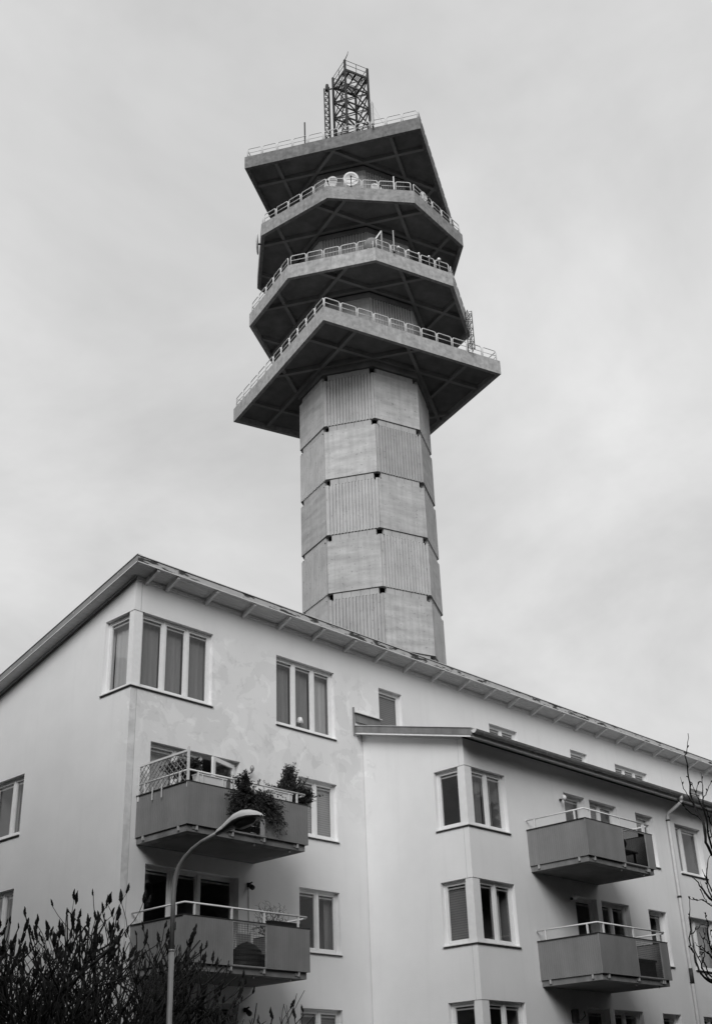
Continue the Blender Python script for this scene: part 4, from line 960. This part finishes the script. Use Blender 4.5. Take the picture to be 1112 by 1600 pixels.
m = MB(); st = MB(); sprays(m,st,(2.1,-1.72,8.45),[(1.85,-1.9,8.72,.16,.06,.13),(2.1,-1.98,8.35,.28,.05,.16),(1.55,-2.0,8.25,.14,.05,.17),(2.4,-2.0,8.15,.25,.05,.17),(2.75,-1.98,8.42,.20,.05,.12),(2.95,-2.02,8.05,.09,.04,.14),(1.98,-1.85,8.93,.07,.05,.08),(2.0,-2.0,8.05,.25,.05,.10),(1.45,-2.0,7.98,.06,.04,.09),(2.15,-1.75,8.0,.25,.08,.15),(2.3,-1.9,8.3,.3,.06,.14)],400,.052,31,.28,30)
m.build('foliage','leaf_dark',t,recalc=False); st.build('stems','twig',t,recalc=False); pot(t,2.15,-1.55,FZ,.24,.42)
t = thing('balcony_conifer','bushy dark conifer at the right end of the plant filled balcony','plant',(3.72,-1.35,FZ))
m = MB(); st = MB(); sprays(m,st,(3.74,-1.42,8.75),[(3.76,-1.42,9.35,.12,.1,.14),(3.6,-1.45,9.0,.20,.12,.12),(3.95,-1.5,9.0,.20,.12,.14),(3.78,-1.4,9.52,.05,.05,.06),(4.15,-1.55,8.85,.12,.1,.12),(3.5,-1.5,8.82,.18,.1,.08),(4.2,-1.6,8.98,.08,.06,.08)],430,.050,32,.05,34)
m.build('foliage','leaf_dark',t,recalc=False); st.build('twigs','twig',t,recalc=False)
MB().tube([(3.72,-1.35,FZ+.3),(3.74,-1.4,8.6),(3.76,-1.4,9.4)],[.03,.02,.008],6).build('trunk','twig',t); pot(t,3.72,-1.35,FZ,.22,.40)
t = thing('trellis_shrub','dark round shrub behind the lattice trellis corner','plant',(.78,-1.25,FZ))
m = MB(); leaves(m,[(.80,-1.32,8.98,.26,.24,.30),(.92,-1.35,9.12,.16,.16,.18),(.62,-1.1,9.05,.24,.3,.18),(.55,-.7,9.15,.08,.14,.06)],3000,.05,33); m.build('foliage','leaf_dark',t,recalc=False)
MB().tube([(.78,-1.25,FZ+.3),(.8,-1.3,9.0)],[.025,.012],6).build('trunk','twig',t); pot(t,.78,-1.25,FZ,.2,.4)
t = thing('dark_gap_screen','dark boarded screen added to darken the gap of the plant filled balcony','stand',(2.15,-1.1,FZ))  # added dark boards, hiding the bright door so the gap stays dark
for k in range(5): MB().box(1.45,2.95,-1.28,-1.25,FZ+.04+.155*k,FZ+.18+.155*k).build('board','dark_metal',t)
for x in (1.47,2.15,2.90): MB().box(x,x+.04,-1.249,-1.21,FZ,FZ+.84).build('post','dark_metal',t)
MB().box(1.44,2.96,-1.30,-.95,FZ+.841,FZ+.865).build('top','dark_metal',t)
t = thing('trellis','white framed diamond lattice trellis along the left side of the balcony','trellis',(.37,-.9,BT-.2))
xt = .345; z0, z1 = BT-.12, 9.31
for y in (-.06,-1.79): MB().box(xt-.02,xt+.02,y-.025,y+.025,z0+.0,z1+(.06 if y < -1 else 0)).build('post','rail_white',t)
MB().box(xt-.018,xt+.018,-1.765,-.085,z1-.045,z1).build('top_rail','rail_white',t)
k = -1.765-.7
while k < -.085:
    for sg in (1,-1):
        y0_, za, y1_, zb_ = k, BT+.03, k+.62, z1-.05
        if sg < 0: y0_, y1_ = y1_, y0_
        pa, pb_ = Vector((xt+.006*sg,y0_,za)), Vector((xt+.006*sg,y1_,zb_)); lo, hi = -1.765, -.085; dyy = y1_-y0_
        ts = sorted([(lo-y0_)/dyy,(hi-y0_)/dyy]); t0, t1 = max(0,ts[0]), min(1,ts[1])
        if t1-t0 > .05: MB().beam(pa.lerp(pb_,t0),pa.lerp(pb_,t1),.018,.008,(1,0,0)).build('lattice_slat','galvanised' if sg > 0 else 'verge_metal',t)
    k += .155
for y in (-.62,-.95): MB().box(.285,.30,y-.012,y+.012,BT-.20,BT+.1).build('hook','rail_white',t)
for a,b,lab in ((.62,1.45,'white flower box hung inside the railing near the trellis'),(2.78,3.5,'white flower box on the railing below the conifer')):
    t = thing('flower_box',lab,'flower box',((a+b)/2,-1.72,BT+.03),'white flower boxes')
    MB().extrude([(0,-1.80,BT+.20),(0,-1.78,BT+.035),(0,-1.64,BT+.035),(0,-1.60,BT+.20)],(a,0,0),(b,0,0)).build('box','white_paint',t)
    MB().box(a-.01,b+.01,-1.815,-1.59,BT+.201,BT+.222).build('rim','white_paint',t)
    for x in (a+.12,b-.12): MB().box(x-.012,x+.012,-1.818,-1.803,BT+.025,BT+.2).build('strap','rail_white',t)
# balcony behind the lamp: cover, table, twiggy plant
F2 = FZ-S
t = thing('covered_barbecue','dark domed ribbed cover behind the wire mesh','cover',(2.5,-1.35,F2))
m = MB(); vs = []; K_ = 20; prof = [(.42,0),(.43,.06),(.41,.12),(.415,.17),(.38,.23),(.385,.28),(.33,.34),(.325,.38),(.24,.45),(.22,.48),(.10,.54)]
for (r,z) in prof:
    for k in range(K_): th = 2*math.pi*k/K_; vs.append((2.5+r*1.1*math.cos(th),-1.35+r*.8*math.sin(th),F2+z))
m.add(vs,[(i*K_+k,i*K_+(k+1)%K_,(i+1)*K_+(k+1)%K_,(i+1)*K_+k) for i in range(len(prof)-1) for k in range(K_)]+[tuple(range((len(prof)-1)*K_,len(prof)*K_))]); m.build('cover','dark_plastic',t)
MB().tube([(2.5,-1.35,F2+.53),(2.5,-1.35,F2+.57)],.03,8).build('knob','dark_metal',t)
t = thing('balcony_chair','folded grey chair standing behind the domed cover','chair',(2.75,-.85,F2))
for x in (2.55,2.95): MB().tube([(x,-.75,F2),(x,-.95,F2+.85)],.015,6).build('leg','galvanised',t)
MB().box(2.56,2.94,-.98,-.94,F2+.45,F2+.80).build('backrest','verge_metal',t); MB().box(2.56,2.94,-.94,-.55,F2+.42,F2+.45).build('seat','verge_metal',t)
for x in (2.55,2.95): MB().tube([(x,-.95,F2),(x,-.60,F2+.42)],.015,6).build('leg','galvanised',t)
t = thing('twiggy_plant','thin leafless potted plant at the right end of the mesh balcony','plant',(3.25,-1.25,F2))
bp_ = Vector((3.25,-1.25,F2+.3)); rr = random.Random(9); pts = []
for k in range(420):
    cx = rr.choice((3.05,3.48)); u = rr.uniform(-1,1); pts.append(Vector((cx+.20*u,-1.3+rr.uniform(-.2,.2),F2+rr.uniform(.9,1.52)-abs(u)*.2)))
nodes, par = grow([bp_], pts, .3, 3); m, _ = skin_tree(nodes, par, .0030, .42, .01, 4, 4); m.build('twigs','twig',t,recalc=False); pot(t,3.25,-1.25,F2,.2,.34)
t = thing('planter_box','dark planter trough behind the right panel of the mesh balcony','planter',(3.3,-1.68,BT-S-.1))
MB().extrude([(0,-1.76,BT-S+.10),(0,-1.74,BT-S-.08),(0,-1.60,BT-S-.08),(0,-1.58,BT-S+.10)],(2.85,0,0),(3.75,0,0)).build('box','dark_plastic',t)
MB().box(2.84,3.76,-1.765,-1.575,BT-S+.1,BT-S+.115).build('rim','dark_plastic',t)
# wing balconies
FW3 = 8.617-.917+.03
t = thing('garden_table','dark wooden table behind the smoked glass of the upper wing balcony','table',(12.75,-4.75,FW3))
MB().box(12.2,13.3,-5.05,-4.45,FW3+.40,FW3+.44).build('tabletop','roof_sheet',t)
for x in (12.28,13.22):
    for y in (-4.98,-4.52): MB().box(x-.025,x+.025,y-.025,y+.025,FW3,FW3+.40).build('leg','dark_metal',t)
MB().box(12.3,13.2,-4.77,-4.73,FW3+.12,FW3+.16).build('stretcher','dark_metal',t)
t = thing('storage_bag','black bag lying on the table of the upper wing balcony','bag',(12.6,-4.8,FW3+.44))
m = MB(); m.tube([(12.25,-4.85,FW3+.60),(12.35,-4.85,FW3+.62),(12.6,-4.85,FW3+.65),(12.85,-4.85,FW3+.62),(12.95,-4.85,FW3+.58)],[.05,.16,.2,.16,.05],12); m.build('bag','dark_plastic',t,smooth=True)
MB().tube([(12.4,-4.85,FW3+.80),(12.5,-4.85,FW3+.92),(12.7,-4.85,FW3+.92),(12.8,-4.85,FW3+.80)],.015,6).build('handle','dark_metal',t)
t = thing('storage_chest','black storage chest behind the mesh of the lower wing balcony','chest',(12.7,-4.85,FW3-S))
MB().box(12.15,13.25,-5.15,-4.6,FW3-S,FW3-S+.40).build('body','dark_plastic',t); MB().box(12.12,13.28,-5.18,-4.57,FW3-S+.401,FW3-S+.45).build('lid','dark_plastic',t)

# ------------------------------------------------------------------ out of view: houses and trees the windows mirror, plus trees added for shade
def opposite(x0, x1, y0, y1, h, label, floors):
    t = thing('opposite_building', label, 'building', ((x0+x1)/2,(y0+y1)/2,0), 'houses across the street')
    MB().box(x0,x1,y0,y1,0,h).build('wall','far_wall',t)
    MB().add([(x0-.4,y0-.4,h+.002),(x1+.4,y0-.4,h+.002),(x1+.4,y1+.4,h+.002),(x0-.4,y1+.4,h+.002),(x0-.4,(y0+y1)/2,h+3.2),(x1+.4,(y0+y1)/2,h+3.2)],[(0,1,5,4),(2,3,4,5),(0,4,3),(1,2,5),(3,2,1,0)]).build('roof','far_roof',t)
    for f in range(floors):
        x = x0+1.6
        while x < x1-2:
            MB().box(x,x+1.3,y1,y1+.03,1.4+3*f,2.9+3*f).build('window','smoked_glass',t); x += 3.1
opposite(-62,-28,-72,-60,13,'grey gabled house block across the street, to the left behind the camera',4)
opposite(-22,16,-74,-62,16,'tall grey gabled house block straight across the street behind the camera',5)
opposite(22,60,-72,-60,13,'grey gabled house block across the street, to the right behind the camera',4)

m = MB(); rr = random.Random(77)
def dark_tree(x, y, h, w):
    m.tube([(x,y,0),(x,y,h*.9)],[.35,.05],6)
    for k in range(1300):
        z = h*(.12+.88*rr.random()**1.1); f = (1-(z/h)**1.6)*w*(.75+.25*math.sin(z*1.9+x)); a_ = rr.uniform(0,6.28); q = f*math.sqrt(rr.uniform(.25,1))
        c_ = Vector((x+q*math.cos(a_),y+q*math.sin(a_),z)); d = Vector((math.cos(a_)+rr.gauss(0,.5),math.sin(a_)+rr.gauss(0,.5),rr.gauss(0,.5))).normalized(); o = d.orthogonal().normalized(); s_ = rr.uniform(.5,1.0)
        m.add([tuple(c_),tuple(c_+d*s_+o*s_*.6),tuple(c_+d*s_*2),tuple(c_+d*s_-o*s_*.6)],[(0,1,2,3)])
x = -62
while x < 50: dark_tree(x,-50+rr.uniform(-2,2),rr.uniform(17,23),rr.uniform(3.6,5)); x += rr.uniform(5,7)
y = -36
while y < 40: dark_tree(-46+rr.uniform(-2,2),y,rr.uniform(17,23),rr.uniform(3.6,5)); y += rr.uniform(5,7)  # side belt, unseen, added to darken the foot of the gable
for (x,y,h,w) in [(-13.0,-6.5,15,3.2),(-11.5,-1.5,17,3.4),(-10.5,3.5,17,3.4),(-10.5,9,18,3.4),(-10.5,14.5,18,3.4),(-18,-9.5,12,3.2),(-21,-3,13.5,3.4),(-22,-14,12,3.2),(-20,5,13,3.2),  # unseen trees added close by to shade the lower walls
                  (4.8,-16.6,10,2.6),(-17.8,-14,17,2.6),(-21,-18.5,20,3.4),(-22.5,-25,24,3.6),(-18,-29,21,3.8),(-12.5,-29.5,20,3.8),(-7,-28.5,20,3.8),(-1,-26,19,3.6),(8,-13.5,11,2.8),(13,-12.5,11.5,2.9),(18,-12,12,3.0),(23,-11.5,12,3.0),(28,-11,12,3.0),(5,-23,14,3.2),(12,-21,15,3.2),(20,-20,15,3.2),(28,-19,15,3.2)]: dark_tree(x,y,h,w)
tag(m.build('woodland_and_shade_trees','leaf_mid',recalc=False),'belt of tall dark trees across the street, with unseen trees added to shade the walls','woodland_and_shade_trees',kind='stuff')
